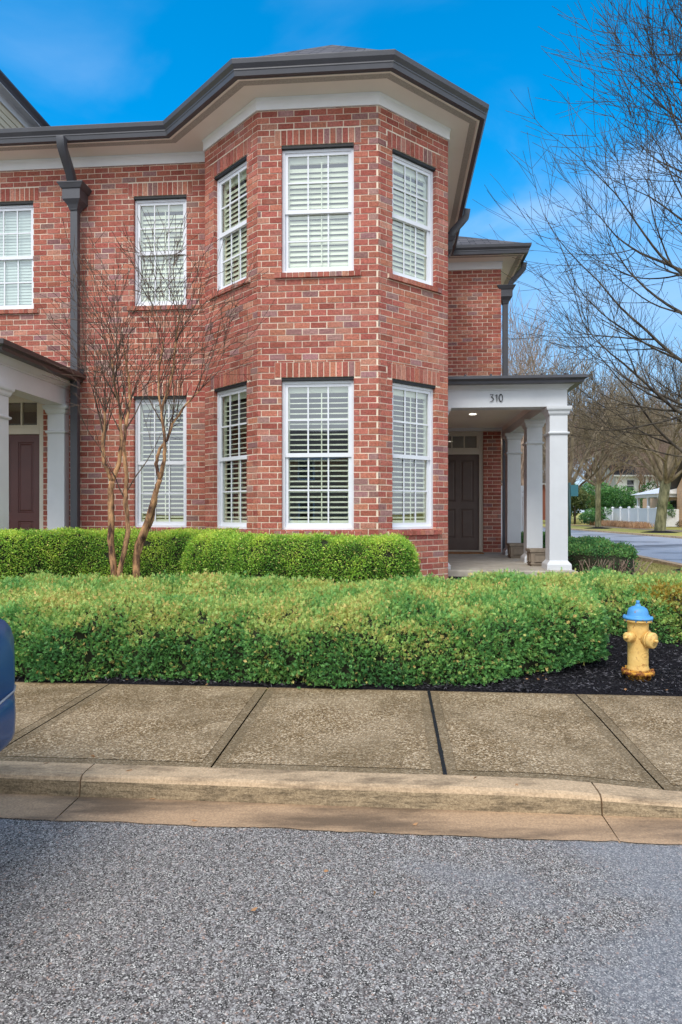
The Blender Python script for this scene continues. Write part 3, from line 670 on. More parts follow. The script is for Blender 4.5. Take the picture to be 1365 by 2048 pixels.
# right porch: entablature ring, ceiling, roof, floor
PP = [(.96, 1.60), (2.765, 1.60), (2.765, VW + .05)]
s_ = MB(); prof = [(0, ZB), (0, ZB + .25), (.012, ZB + .252), (.014, ZB + .265), (.035, ZB + .285), (.07, ZB + .315), (.10, ZB + .325), (-.16, ZB + .325), (-.27, ZB + .32), (-.27, ZB)]
s_.sweep(PP, prof); s_.sweep([(2.49, 5.66), (1.0, 5.66)], [(0, ZB + .14), (0, ZB + .32), (-.09, ZB + .32), (-.09, ZB + .14)])
s_.build('porch_beam', M['white'], house)
s_ = MB(); s_.poly([(.96, 1.7, ZB + .20), (2.6, 1.7, ZB + .20), (2.6, VW, ZB + .20), (.96, VW, ZB + .20)])
s_.sweep([(1.0, 1.87), (2.495, 1.87), (2.495, VW)], [(0, ZB + .14), (0, ZB + .2), (-.05, ZB + .2), (-.02, ZB + .16)])
cl = s_.build('porch_ceiling', M['soffit'], house)
s_ = MB(); s_.lathe([(.0, ZB + .192), (.06, ZB + .190), (.065, ZB + .199)], 24, 0, Matrix.Translation((1.62, 3.6, 0))); s_.build('ceiling_light', M['lit'], cl)
def proof(path, o_eave, zb, zt, inner, mats=M['bronze'], seams=()):
    s_ = MB(); s_.sweep(path, [(.08, zb - .005), (o_eave - .05, zb - .005), (o_eave - .04, zb + .035), (o_eave, zb + .06), (o_eave, zt), (o_eave - .02, zt + .004), (.08, zt + .004)])
    return s_
s_ = proof(PP, .235, ZB + .325, ZB + .425, None)
e = offs(PP, .22); zt_ = ZB + .43
s_.poly([(e[0][0], e[0][1], zt_), (e[1][0], e[1][1], zt_), (1.75, 2.6, zt_ + .2), (.96, 2.6, zt_ + .2)]); s_.poly([(e[1][0], e[1][1], zt_), (e[2][0], e[2][1], zt_), (1.75, VW, zt_ + .2), (1.75, 2.6, zt_ + .2)]); s_.poly([(1.75, 2.6, zt_ + .2), (1.75, VW, zt_ + .2), (.96, VW, zt_ + .2), (.96, 2.6, zt_ + .2)])
for x in (1.25, 1.62, 1.99, 2.36, 2.7): s_.box(x - .012, x + .012, e[0][1] + .01, e[0][1] + .35, zt_ - .01, zt_ + .028)
s_.build('porch_roof', M['gutter'], house, bevel=.003)
s_ = MB(); s_.box(.96, 2.86, 1.36, VW + .02, -.45, 0); s_.box(2.86, 3.35, 4.9, VW + .8, -.5, -.01); s_.build('porch_floor', M['slab'], house, bevel=.012)
# left porch
PL = [(-8.2, -.66), (-4.69, -.66), (-4.69, VM)]
column(-4.69 - hw_, -.66 + .01 + hw_, hw_, hw_, 0, ZB + .02); column(-4.69 - hw_, VM - .075, hw_, .075, 0, ZB + .02, 'pilaster'); column(-7.7, -.5, hw_, hw_, 0, ZB + .02)
zb = ZB + .02; s_ = MB(); s_.sweep(PL, [(0, zb), (0, zb + .25), (.012, zb + .252), (.014, zb + .265), (.035, zb + .285), (.07, zb + .325), (.10, zb + .355), (-.27, zb + .355), (-.27, zb)]); s_.build('porch_beam', M['white'], house)
s_ = MB(); s_.poly([(-8.2, -.6, zb + .2), (-4.8, -.6, zb + .2), (-4.8, VM, zb + .2), (-8.2, VM, zb + .2)]); s_.build('porch_ceiling', M['soffit'], house)
s_ = proof(PL, .26, zb + .355, zb + .475, None); e = offs(PL, .245); zt_ = zb + .48
s_.poly([(e[0][0], e[0][1], zt_), (e[1][0], e[1][1], zt_), (-5.6, VM, zt_ + .36), (-8.2, VM, zt_ + .36)]); s_.poly([(e[1][0], e[1][1], zt_), (e[2][0], e[2][1], zt_), (-5.6, VM, zt_ + .36)])
s_.build('porch_roof', M['bronze'], house, bevel=.003)
s_ = MB(); s_.hexa([(-5.0, VM - .02, zb + .52), (-4.46, VM - .02, zb + .47), (-4.46, VM + .004, zb + .47), (-5.0, VM + .004, zb + .52), (-5.0, VM - .012, zb + .64), (-4.46, VM - .012, zb + .56), (-4.46, VM + .004, zb + .56), (-5.0, VM + .004, zb + .64)]); s_.build('flashing', M['gutter'], house)
s_ = MB(); s_.box(-8.2, -4.55, -.8, VM, -.45, 0); s_.build('porch_floor', M['slab'], house, bevel=.012)
# house number 310 on the beam
def numeral(parts, ox, name='house_number'):
    s_ = MB()
    for pts in parts: s_.tube([(ox + x, 1.585, ZB + .085 + z) for x, z in pts], [.0045 + .0025 * math.sin(math.pi * i / (len(pts) - 1)) for i in range(len(pts))], 6)
    return s_
s_ = numeral([[(0, .105), (.045, .105), (.018, .065), (.04, .055), (.05, .035), (.035, .008), (-.002, -.004)]], 1.635)
n2 = numeral([[(.0, .085), (.018, .105), (.018, .05), (.018, -.002)]], 1.715); n3 = numeral([[(.02 + .026 * math.cos(t_ * math.pi / 8), .052 + .054 * math.sin(t_ * math.pi / 8)) for t_ in range(17)]], 1.772)
for z in (n2, n3):
    o_ = len(s_.v); s_.v += z.v
    for f_, mi, c_, sm in zip(z.f, z.mi, z.c, z.sm): s_.face(tuple(i + o_ for i in f_), mi, c_, sm)
s_.build('house_number', M['steel'], house)
# taller siding-clad block over the neighbouring unit
sh = thing('siding_house', (.478, 8.286, ZF), 'taller tan clapboard house rising behind the brick roof at the left edge', 'house', rz=-PHI)
mb = MB(); ux = -6.80; z = 5.9
while z < 8.2:
    mb.hexa([(ux, 1.6, z), (ux + .018, 1.6, z), (ux + .018, 9, z), (ux, 9, z), (ux, 1.6, z + .128), (ux + .004, 1.6, z + .128), (ux + .004, 9, z + .128), (ux, 9, z + .128)]); z += .125
mb.box(-11, ux, 1.6, 9, -.7, 8.3); mb.build('wall', M['siding'], sh)
mb = MB(); mb.sweep([(ux, 1.6), (ux, 9)], [(0.006, 8.16), (.03, 8.16), (.03, 8.27), (.06, 8.30), (.20, 8.30), (.20, 8.32), (.006, 8.33)]); mb.build('frieze', M['white'], sh)
mb = MB(); mb.sweep([(ux, 1.2), (ux, 9.4)], [(.15, 8.31), (.20, 8.31), (.22, 8.36), (.27, 8.42), (.27, 8.45), (.15, 8.45)]); mb.build('gutter', M['gutter'], sh)
mb = MB(); mb.poly([(ux + .26, 1.2, 8.45), (ux + .26, 9.4, 8.45), (-9, 9.4, 9.6), (-9, 1.2, 9.6)]); mb.poly([(-9, 1.2, 9.6), (-9, 9.4, 9.6), (-11.4, 9.4, 8.45), (-11.4, 1.2, 8.45)]); mb.build('roof', M['shingle'], sh, uv=uvroof)
# ------------------------------------------------------------------ things on the porch
def hw(u_, v_, z=0): return (.478 + u_ * CP + v_ * SP, 8.286 - u_ * SP + v_ * CP, ZF + z)
def planter(u_, v_, label):
    t = thing('planter_box', hw(u_, v_, .001), label, 'planter', 'square planters along the porch edge', rz=-PHI)
    b_ = MB(); h = .27; w = .17
    b_.sqloft(0, 0, [(w - .02, w - .02, 0), (w - .02, w - .02, .025), (w - .005, w - .005, .03), (w - .005, w - .005, .045), (w - .018, w - .018, .05), (w - .008, w - .008, h - .05), (w + .008, w + .008, h - .045), (w + .012, w + .012, h - .02), (w + .012, w + .012, h), (w - .03, w - .03, h), (w - .03, w - .03, h - .04)])
    b_.build('pot', M['planter'], t)
    f = MB()
    for sx, sy in ((0, -1), (-1, 0)):
        for (a, b2, c, d_) in ((-.11, .11, .07, .08), (-.11, .11, .19, .2), (-.11, -.1, .08, .19), (.1, .11, .08, .19)):
            if sy: f.box(a, b2, -w - .004, -w + .012, c, d_)
            else: f.box(-w - .004, -w + .012, a, b2, c, d_)
    f.build('moulding', M['planter'], t); s = MB(); s.box(-w + .035, w - .035, -w + .035, w - .035, h - .08, h - .045); s.build('soil', M['soil'], t)
planter(2.52, 2.35, 'empty weathered square planter between the front and middle porch columns'); planter(2.52, 4.15, 'empty weathered square planter between the middle and rear porch columns')
t = MB(); t.box(-.42, .42, -.24, .24, 0, .022); 
o = t.build('doormat', M['coir'], bevel=.006); o.location = hw(1.62, 5.42, .001); o.rotation_euler = (0, 0, -PHI); tag(o, 'brown coir doormat lying before the dark brown front door', 'doormat')
gf = thing('garden_fence', hw(2.49, 6.5, -.3), 'white board garden fence seen between the porch columns behind the brick corner', 'fence', rz=-PHI)
m_ = MB(); 
for i in range(5): m_.box(.02 + i * .14, .15 + i * .14, 0, .03, 0, 1.62)
m_.build('board', M['vinyl'], gf); m_ = MB(); m_.box(0, .75, -.02, .05, 1.62, 1.75); m_.box(0, .75, -.02, -.002, 1.5, 1.58); m_.build('rail', M['vinyl'], gf)
# ------------------------------------------------------------------ foliage
def leaves(P, N, size, wid, tints, spread=.8, up=.2, fold=0.25):
    """diamond leaves at P pointing roughly along N -> arrays"""
    n = len(P); D = N + rng.normal(0, spread, (n, 3)) + np.array([0, 0, up]); D /= np.linalg.norm(D, axis=1)[:, None]
    Q = rng.normal(0, 1, (n, 3)); Sx = np.cross(D, Q); Sx /= np.linalg.norm(Sx, axis=1)[:, None] + 1e-9; Nn = np.cross(D, Sx)
    L = (size * rng.uniform(.7, 1.3, n))[:, None]; w = (wid * rng.uniform(.7, 1.3, n))[:, None]
    V = np.stack([P, P + D * L * .5 + Sx * w * .5 + Nn * w * fold, P + D * L, P + D * L * .5 - Sx * w * .5 + Nn * w * fold], 1).reshape(-1, 3)
    F = np.arange(4 * n).reshape(n, 4); return V, F, tints
def sprigs(P, N, size, wid, tints, k=6, spread=.6, up=.25):
    n = len(P); D = N + rng.normal(0, spread, (n, 3)) + np.array([0, 0, up]); D /= np.linalg.norm(D, axis=1)[:, None]
    Q = rng.normal(0, 1, (n, 3)); Sx = np.cross(D, Q); Sx /= np.linalg.norm(Sx, axis=1)[:, None]
    VV = []; TT = []
    L = (size * rng.uniform(.7, 1.35, n))[:, None]
    for i in range(k):
        t_ = (i + .5) / k; sgn = 1 if i % 2 else -1
        b0 = P + D * L * t_ * .8; d1 = D * .75 + Sx * sgn * .75 + rng.normal(0, .18, (n, 3)); d1 /= np.linalg.norm(d1, axis=1)[:, None]
        if i == k - 1: d1 = D
        nn = np.cross(d1, Sx * sgn + D * .2); sd = np.cross(d1, nn); sd /= np.linalg.norm(sd, axis=1)[:, None] + 1e-9
        ll = L * .62; w = wid * rng.uniform(.7, 1.2, n)[:, None]
        VV.append(np.stack([b0, b0 + d1 * ll * .45 + sd * w * .5, b0 + d1 * ll, b0 + d1 * ll * .45 - sd * w * .5], 1)); TT.append(tints * rng.uniform(.85, 1.15, (n, 1)))
    V = np.concatenate(VV).reshape(-1, 3); return V, np.arange(len(V)).reshape(-1, 4), np.concatenate(TT)
def nf(P, sc, seed=0):
    return np.array([noise.noise((p[0] * sc + seed, p[1] * sc, p[2] * sc)) for p in P])
def hedge_surface(st, n_s, n_a, pw=.42, lump=.035, seed=0, bot=0.0):
    """st(s)-> (cx,cy,tx,ty,hw,z0,h,tilt): closed strip; returns grid points"""
    G = np.zeros((n_s + 1, n_a + 1, 3))
    for i in range(n_s + 1):
        s = i / n_s; cx_, cy_, tx, ty, w, z0, h, tilt = st(s); nx, ny = -ty, tx
        for j in range(n_a + 1):
            a = math.pi * j / n_a; ca, sa = math.cos(a), math.sin(a)
            y = -math.copysign(abs(ca) ** pw, ca) * w; z = (sa ** pw) * h
            p = Vector((cx_ + nx * y, cy_ + ny * y, z0 + z + tilt * y * (z / max(h, .01))))
            l = lump * (noise.noise(p * 2.1 + Vector((seed, 0, 0))) + .6 * noise.noise(p * 5.3 + Vector((seed, 3, 0))))
            nn = Vector((nx * y / max(w, .01), ny * y / max(w, .01), z / max(h, .01) * .8)); p += nn * l * 1.4
            G[i, j] = p
    return G
def sample(G, dens):
    a, b_, c, d_ = G[:-1, :-1].reshape(-1, 3), G[1:, :-1].reshape(-1, 3), G[1:, 1:].reshape(-1, 3), G[:-1, 1:].reshape(-1, 3)
    nr = np.cross(b_ - a + c - d_, d_ - a + c - b_) * .25; ar = np.linalg.norm(nr, axis=1); cnt = rng.poisson(ar * dens); idx = np.repeat(np.arange(len(a)), cnt)
    u_, v_ = rng.random(len(idx))[:, None], rng.random(len(idx))[:, None]
    P = a[idx] * (1 - u_) * (1 - v_) + b_[idx] * u_ * (1 - v_) + c[idx] * u_ * v_ + d_[idx] * (1 - u_) * v_
    N = nr[idx] / (ar[idx][:, None] + 1e-9); cen = G.reshape(-1, 3).mean(0)
    return P, N
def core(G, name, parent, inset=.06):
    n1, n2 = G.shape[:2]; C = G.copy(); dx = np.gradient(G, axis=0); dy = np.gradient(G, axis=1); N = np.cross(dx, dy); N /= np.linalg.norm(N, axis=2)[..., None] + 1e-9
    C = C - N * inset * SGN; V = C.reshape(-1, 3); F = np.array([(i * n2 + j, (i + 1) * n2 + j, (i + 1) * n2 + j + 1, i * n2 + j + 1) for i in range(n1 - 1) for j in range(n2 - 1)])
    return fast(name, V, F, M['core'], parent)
SGN = 1
def mixc(t, A, B): return np.array(A)[None] * (1 - t[:, None]) + np.array(B)[None] * t[:, None]
YEW_D, YEW_M, YEW_L, YEW_O = (.075, .23, .07), (.21, .47, .12), (.54, .64, .18), (.80, .50, .19)
def yew(name, st, label, n_s, n_a, dens, group=None, gold=None, pw=.33, holes=0.1):
    root = tag(bpy.data.objects.new(name, None), label, 'hedge', group); S.collection.objects.link(root)
    G = hedge_surface(st, n_s, n_a, pw, .065, n_s); 
    core(G, 'inner_twigs', root, .07)
    P, N = sample(G, dens); 
    if N[:, 2].mean() < 0: N = -N
    keep = nf(P, 9.5, 5) > -.52 + holes * (N[:, 2] < .3) + rng.normal(0, .05, len(P)); P, N = P[keep], N[keep]
    n = len(P); P = P + N * (rng.normal(-.012, .024, n) + .05 * (rng.random(n) < .02))[:, None]
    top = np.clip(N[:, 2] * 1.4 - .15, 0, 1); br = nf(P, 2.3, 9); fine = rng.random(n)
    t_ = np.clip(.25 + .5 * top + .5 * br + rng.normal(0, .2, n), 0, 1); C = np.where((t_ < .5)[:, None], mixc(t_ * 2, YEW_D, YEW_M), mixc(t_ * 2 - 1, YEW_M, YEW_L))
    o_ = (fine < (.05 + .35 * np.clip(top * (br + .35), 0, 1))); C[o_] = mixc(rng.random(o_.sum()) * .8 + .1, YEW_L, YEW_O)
    if gold is not None:
        dd = np.linalg.norm((P - np.array(gold[:3])) / np.array(gold[3]), axis=1); q = (dd < 1 + rng.normal(0, .25, n)) & (rng.random(n) < .75); C[q] = mixc(rng.random(q.sum()), (.33, .30, .03), (.48, .28, .05))
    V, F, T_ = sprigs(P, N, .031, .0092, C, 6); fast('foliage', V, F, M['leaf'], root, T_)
    return root
def endf(s, e=.06, L=1.): return (1 - max(0, (e - s) / e) ** 2.5) ** .5 * (1 - max(0, (s - 1 + e) / e) ** 2.5) ** .5 if 0 < s < 1 else .02
def st_front(s):
    a = -6.6 + s * 8.80             # along the walk, street frame
    bend = .80 * sm_((a - .55) / 1.7) + .05 * math.sin(a * 2.3)
    yf, yb = 5.93 + bend, 7.50 + .25 * sm_((a - .2) / 1.6); w = (yb - yf) / 2 * endf(s, .035); cy_ = (yf + yb) / 2
    X, Y = ab(a, cy_); z0 = .03 + .12 * sm_((a - .5) / 2); return X, Y, CP, -SP, w, z0, (.69 + .02 * math.sin(a * 1.7) - .04 * sm_((a - .3) / 1.2)) * (.35 + .65 * endf(s, .035)), .20
yew('yew_hedge', st_front, 'long low clipped yew hedge along the sidewalk in front of the brick house', 190, 46, 5200, 'clipped hedges of the front bed')
def st_right(s):
    a = 1.75 + s * 5.5; X, Y = ab(a, 8.05 - .12 * s); return X, Y, CP, -SP, .62 * endf(s, .06), .14, .60 * (.4 + .6 * endf(s, .06)), .16
yew('yew_hedge', st_right, 'clipped yew hedge with a golden patch behind the yellow fire hydrant', 110, 40, 4400, 'clipped hedges of the front bed', gold=(3.75, 7.45, .62, (.30, .3, .22)))
BX_D, BX_M, BX_L, BX_Y = (.10, .26, .035), (.32, .58, .07), (.68, .82, .12), (.80, .68, .22)
def boxwood(st, label, n_s, n_a, dens, size=.021, openbase=0, name='boxwood_hedge', cat='hedge', group='clipped hedges of the front bed', pal=(BX_D, BX_M, BX_L, BX_Y), pw=.46, lump=.042):
    root = tag(bpy.data.objects.new(name, None), label, cat, group); S.collection.objects.link(root)
    G = hedge_surface(st, n_s, n_a, pw, lump, n_s); core(G, 'inner_twigs', root, .05)
    P, N = sample(G, dens)
    if N[:, 2].mean() < 0: N = -N
    keep = nf(P, 8, 2) > -.50 + rng.normal(0, .05, len(P))
    if openbase: keep &= ~((P[:, 2] < openbase + .10 * nf(P, 4, 8)) & (rng.random(len(P)) < .86))
    P, N = P[keep], N[keep]; n = len(P); P = P + N * rng.normal(-.012, .02, n)[:, None]
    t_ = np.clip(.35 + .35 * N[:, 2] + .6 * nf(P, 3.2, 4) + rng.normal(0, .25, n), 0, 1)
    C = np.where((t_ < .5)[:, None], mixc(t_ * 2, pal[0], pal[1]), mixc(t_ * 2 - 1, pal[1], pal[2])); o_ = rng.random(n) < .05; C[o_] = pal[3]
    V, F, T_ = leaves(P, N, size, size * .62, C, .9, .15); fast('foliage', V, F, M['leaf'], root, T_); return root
def st_b1(s):
    a = -7.6 + s * 5.9; X, Y = ab(a, 8.62 - .98 * sm_((-3.9 - a) / .9)); return X, Y, CP, -SP, .42 * endf(s, .07), .35, .98 * (.5 + .5 * endf(s, .07)), .02
boxwood(st_b1, 'bright green boxwood hedge along the wall behind the bare crape myrtle', 150, 34, 11000)
def st_b2(s):
    a = -2.75 + s * 3.06; X, Y = ab(a, 7.80 + .55 * sm_((-1.5 - a) / 1.1)); e_ = endf(s, .11); return X, Y, CP, -SP, .36 * e_, .30, 1.00 * (.45 + .55 * e_), .02
boxwood(st_b2, 'rounded bright green boxwood hedge under the bay windows', 90, 34, 12000)
GR = ((.03, .10, .035), (.09, .25, .07), (.2, .42, .11), (.35, .36, .1))
def st_p(s):
    y = 10.35 + s * 5.2; return 4.28 + .05 * s, y, 0, 1, .60 * endf(s, .12), .46, .62 * (.35 + .65 * endf(s, .12)), 0
hp = boxwood(st_p, 'dark green hedge with bare woody base beside the porch columns', 90, 36, 5200, .030, .86, 'porch_hedge', 'hedge', 'hedges and shrubs beside the porch', GR, .5, .09)
tw = MB()
for i in range(46):
    x = 3.85 + random.random() * .95; p = Vector((x, 10.22 + random.random() * .15, .48)); pts = [p]
    d_ = Vector((random.uniform(-.6, .6), -.25, 1)).normalized()
    for k in range(4): d_ = (d_ + Vector((random.uniform(-.5, .5), random.uniform(-.1, .1), random.uniform(-.2, .3)))).normalized(); pts.append(pts[-1] + d_ * .10)
    tw.tube(pts, [.008, .007, .006, .005, .003], 4)
tw.build('bare_twigs', M['bark_far'], hp)
def st_ball(s):
    return 3.70 + .40 * s, 9.85, 1, 0, .2 * max(.03, math.sin(math.pi * s)) ** .5, .46, .30 * max(.03, math.sin(math.pi * s)) ** .5, 0
boxwood(st_ball, 'small round green shrub in front of the hedge beside the porch', 14, 14, 12000, .018, 0, 'round_shrub', 'shrub', 'hedges and shrubs beside the porch', GR, .8, .02)
# mulch chips
n = 26000; A_ = rng.uniform(-4.5, 4.6, n); B_ = np.where(A_ < 1.2, rng.uniform(5.88, 6.25, n), rng.uniform(5.88, 7.9, n)); keep = (A_ > 1.0) | (rng.random(n) < .35); A_, B_ = A_[keep], B_[keep]; n = len(A_)
P = np.array([(*ab(a, b_), 0) for a, b_ in zip(A_, B_)]); P[:, 2] = [zg(x, y) + .02 + .012 * 0 + .02 * noise.noise((x * 3, y * 3, 0)) for x, y, _ in P]; P[:, 2] += rng.uniform(-.004, .014, n)
N = rng.normal(0, 1, (n, 3)); N[:, 2] *= .25
k = rng.random(n)[:, None]; C = np.array([[.010, .010, .012]]) * (1 - k ** 3) + np.array([[.16, .15, .17]]) * k ** 3
V, F, T_ = leaves(P, N, .042, .009, C, .2, 0, .4); tag(fast('mulch_chips', V, F, M['chip'], None, T_), kind='stuff')
# fallen leaves
n = 70; A_ = rng.uniform(-3, 4, n); B_ = rng.uniform(5.86, 6.4, n); m1 = rng.random(n) < .28; B_[m1] = rng.uniform(3.5, 4.2, m1.sum()); m2 = rng.random(n) < .12; B_[m2] = rng.uniform(2.1, 3.3, m2.sum())
def zs(a, b_): 
    x, y = ab(a, b_)
    return zg(x, y) + .03 if b_ > 5.9 else (.006 + drop(a) if b_ > 3.83 else (-.114 if b_ > 3.5 else -.122))
P = np.array([(*ab(a, b_), zs(a, b_)) for a, b_ in zip(A_, B_)]); N = rng.normal(0, 1, (n, 3)); N[:, 2] = .1
C = np.array([[.42, .22, .10]]) * rng.uniform(.4, 1.2, (n, 1)); V, F, T_ = leaves(P, N, .04, .016, C, .1, 0, .3); tag(fast('fallen_leaves', V, F, M['chip'], None, T_), kind='stuff')
# blades on the near lawn
n = 60000; X_ = rng.uniform(3.9, 7.3, n); Y_ = rng.uniform(8.9, 17, n); P = np.c_[X_, Y_, [zg(x, y) - .01 for x, y in zip(X_, Y_)]]; P = P[(X_ < 7.0 + .0 * Y_)]
n = len(P); N = np.tile([0, 0, 1.], (n, 1)); k = rng.random(n)[:, None]; C = np.array([[.20, .22, .06]]) * (1 - k) + np.array([[.46, .40, .18]]) * k
V, F, T_ = leaves(P, N, .05, .009, C, .5, .3, .2); tag(fast('grass', V, F, M['chip'], None, T_), kind='stuff')
# crumpled wrapper at the hedge foot
w_ = MB(); X0, Y0 = ab(-.66, 5.93)
for i in range(7):
    p = Vector((X0 + random.uniform(-.04, .05), Y0 + random.uniform(-.02, .03), .02 + random.uniform(0, .03)))
    q = [p + Vector((random.uniform(-.03, .03), random.uniform(-.02, .02), random.uniform(-.015, .02))) for _ in range(3)]; w_.poly([p] + q)
w_.build('wrapper', M['foil']); tag(bpy.data.objects['wrapper'], 'small crumpled silvery wrapper lying between the hedge and the sidewalk', 'litter')
# ------------------------------------------------------------------ hydrant
hd = thing('fire_hydrant', (2.80, 6.13, .005 + zg(2.80, 6.13)), 'weathered yellow fire hydrant with a blue bonnet standing in the black mulch', 'fire hydrant', rz=R(12)); hd.scale = (.97, .97, .965)
zh = lambda *p: p
s_ = MB(); s_.lathe([(.10, 0), (.115, .0), (.115, .055), (.15, .058), (.15, .085), (.145, .09), (.10, .092)], 32); 
for k in range(8): a = k * math.pi / 4 + .3; s_.tube([(.132 * math.cos(a), .132 * math.sin(a), .035), (.132 * math.cos(a), .132 * math.sin(a), .108)], .011, 6)
s_.build('base_flange', M['hydrust'], hd)
s_ = MB(); s_.lathe([(.104, .09), (.102, .11), (.096, .13), (.094, .14), (.094, .43), (.096, .52), (.097, .55), (.11, .56), (.128, .565), (.128, .585), (.1, .588)], 36); s_.build('barrel', M['hyd'], hd)
s_ = MB(); s_.lathe([(.06, .586), (.134, .588), (.137, .60), (.134, .612), (.102, .616), (.097, .63), (.094, .66), (.082, .69), (.055, .708), (.03, .714), (.024, .72), (.022, .735), (.0, .736)], 36)
for k in range(8): a = k * math.pi / 4; s_.tube([(.122 * math.cos(a), .122 * math.sin(a), .57), (.122 * math.cos(a), .122 * math.sin(a), .622)], .009, 6)
bo = s_.build('bonnet', M['hydblue'], hd); s_ = MB(); s_.lathe([(.018, .73), (.018, .765), (.014, .768)], 5); s_.build('operating_nut', M['hydblue'], bo)
def nozzle(az, r, L, z, nm='hose_cap'):
    Mx = Matrix.Rotation(az, 4, 'Z') @ Matrix.Translation((0, 0, z)) @ Matrix.Rotation(R(90), 4, 'X')    # local +z -> -y
    s_ = MB(); s_.lathe([(r * .95, .05), (r * .95, L * .62), (r * 1.12, L * .64), (r * 1.12, L * .70)], 24, 0, Mx); s_.build('nozzle', M['hyd'], hd)
    s_ = MB(); s_.lathe([(r, L * .705), (r * 1.06, L * .72), (r * 1.06, L * .97), (r * .9, L), (r * .3, L * 1.02), (r * .3, L * 1.03)], 24, 0, Mx); s_.lathe([(.017, L), (.015, L + .035), (.010, L + .037)], 5, 0, Mx)
    c_ = s_.build(nm, M['hyd'], hd)
nozzle(R(22), .072, .165, .40, 'pumper_cap'); nozzle(R(-72), .045, .165, .425); nozzle(R(112), .045, .165, .425)
s_ = MB(); T_ = Matrix.Rotation(R(10), 4, 'Z')
pts = [T_ @ Vector((.048 * math.cos(k * math.pi / 12), -.0945 + .0135 * (math.cos(k * math.pi / 12) ** 2), .245 + .028 * math.sin(k * math.pi / 12))) for k in range(25)]; s_.tube(pts, .0028, 5, cap=False)
s_.build('raised_oval', M['hyd'], hd); s_ = MB()
for (z, w) in ((.245, .018), (.235, .022), (.17, .014), (.155, .02), (.11, .026)): s_.tube([T_ @ Vector((-w, -.0955, z)), T_ @ Vector((w, -.0955, z))], .0022, 4)
tag(s_.build('raised_lettering', M['hyd'], hd), kind='stuff')
# ------------------------------------------------------------------ bare trees
def grow(mb, p, d_, L, r, lvl, maxl, rnd, up=.12, wob=.18, kids=(3, 5), split=(.45, .95), shrink=(.55, .75), sides=(8, 6, 5, 4, 3, 3), rmin=.0035, mi=0):
    n = max(3, min(9, int(L / .22))) if lvl < 3 else 3
    pts = [p]; rad = [r]; step = L / n
    for i in range(n):
        d_ = (d_ + Vector((rnd.gauss(0, wob), rnd.gauss(0, wob), rnd.gauss(0, wob) * .6)) * (step / .4) ** .5 * .6 + Vector((0, 0, up * step))).normalized()
        p = p + d_ * step; pts.append(p); rad.append(max(rmin, r * (1 - .62 * (i + 1) / n)))
    mb.tube(pts, rad, sides[min(lvl, len(sides) - 1)], mi, cap=False)
    if lvl >= maxl: return
    for k in range(rnd.randint(*kids)):
        t_ = rnd.uniform(*split) if k else 1.0; i = min(n - 1, int(t_ * n)); q = pts[i].lerp(pts[i + 1], t_ * n - i if t_ < 1 else 1.0); dd = (pts[i + 1] - pts[i]).normalized()
        ax = dd.orthogonal().normalized(); ax.rotate(Matrix.Rotation(rnd.uniform(0, 2 * math.pi), 3, dd)); a = R(rnd.uniform(18, 52)) if k else R(rnd.uniform(5, 18))
        nd = dd.copy(); nd.rotate(Matrix.Rotation(a, 3, ax)); rr = rad[i] * (rnd.uniform(.5, .72) if k else .85)
        grow(mb, q, nd, L * rnd.uniform(*shrink), max(rmin, rr), lvl + 1, maxl, rnd, up, wob, kids, split, shrink, sides, rmin, mi)
def bare_tree(loc, label, H=9, r=.16, fork=2.0, limbs=7, seed=1, maxl=4, spread=(25, 62), bk='bark_moss', name='bare_tree', group=None, kids=(4, 6), dirbias=None, limbL=.42, lean=(0, 0), up=.12, rmin=.004, shrink=(.5, .72)):
    rnd = random.Random(seed); t = thing(name, loc, label, 'tree', group)
    m = MB(); pts = [Vector((0, 0, -.1)), Vector((0, 0, .12)), Vector((lean[0] * .4, lean[1] * .4, fork * .5)), Vector((lean[0], lean[1], fork))]
    m.tube(pts, [r * 1.5, r * 1.08, r * .95, r], 12); m.build('trunk', M[bk], t)
    c = MB(); top = pts[-1]
    for k in range(limbs):
        az = 2 * math.pi * (k + rnd.uniform(-.3, .3)) / limbs; el = R(90 - rnd.uniform(*spread)) if k else R(82)
        d_ = Vector((math.cos(az) * math.cos(el), math.sin(az) * math.cos(el), math.sin(el)))
        if dirbias: d_ = (d_ + Vector(dirbias)).normalized()
        c_p = top - Vector((0, 0, rnd.uniform(0, .3) * fork * .4)) if k else top - Vector((0, 0, .05))
        grow(c, c_p, d_, H * limbL * rnd.uniform(.8, 1.2), r * rnd.uniform(.38, .55) if k else r * .7, 0, maxl, rnd, up, kids=kids, rmin=rmin, shrink=shrink)
    c.build('crown', M['bark_tan' if bk == 'bark_moss' else bk], t); return t
def copytree(t, loc, rz, sc, label):
    r_ = t.copy(); S.collection.objects.link(r_); r_.location = loc; r_.rotation_euler = (0, 0, rz); r_.scale = (sc, sc, sc); r_['label'] = label
    for ch in list(t.children): c = ch.copy(); S.collection.objects.link(c); c.parent = r_
    return r_
GV = 'bare street trees'
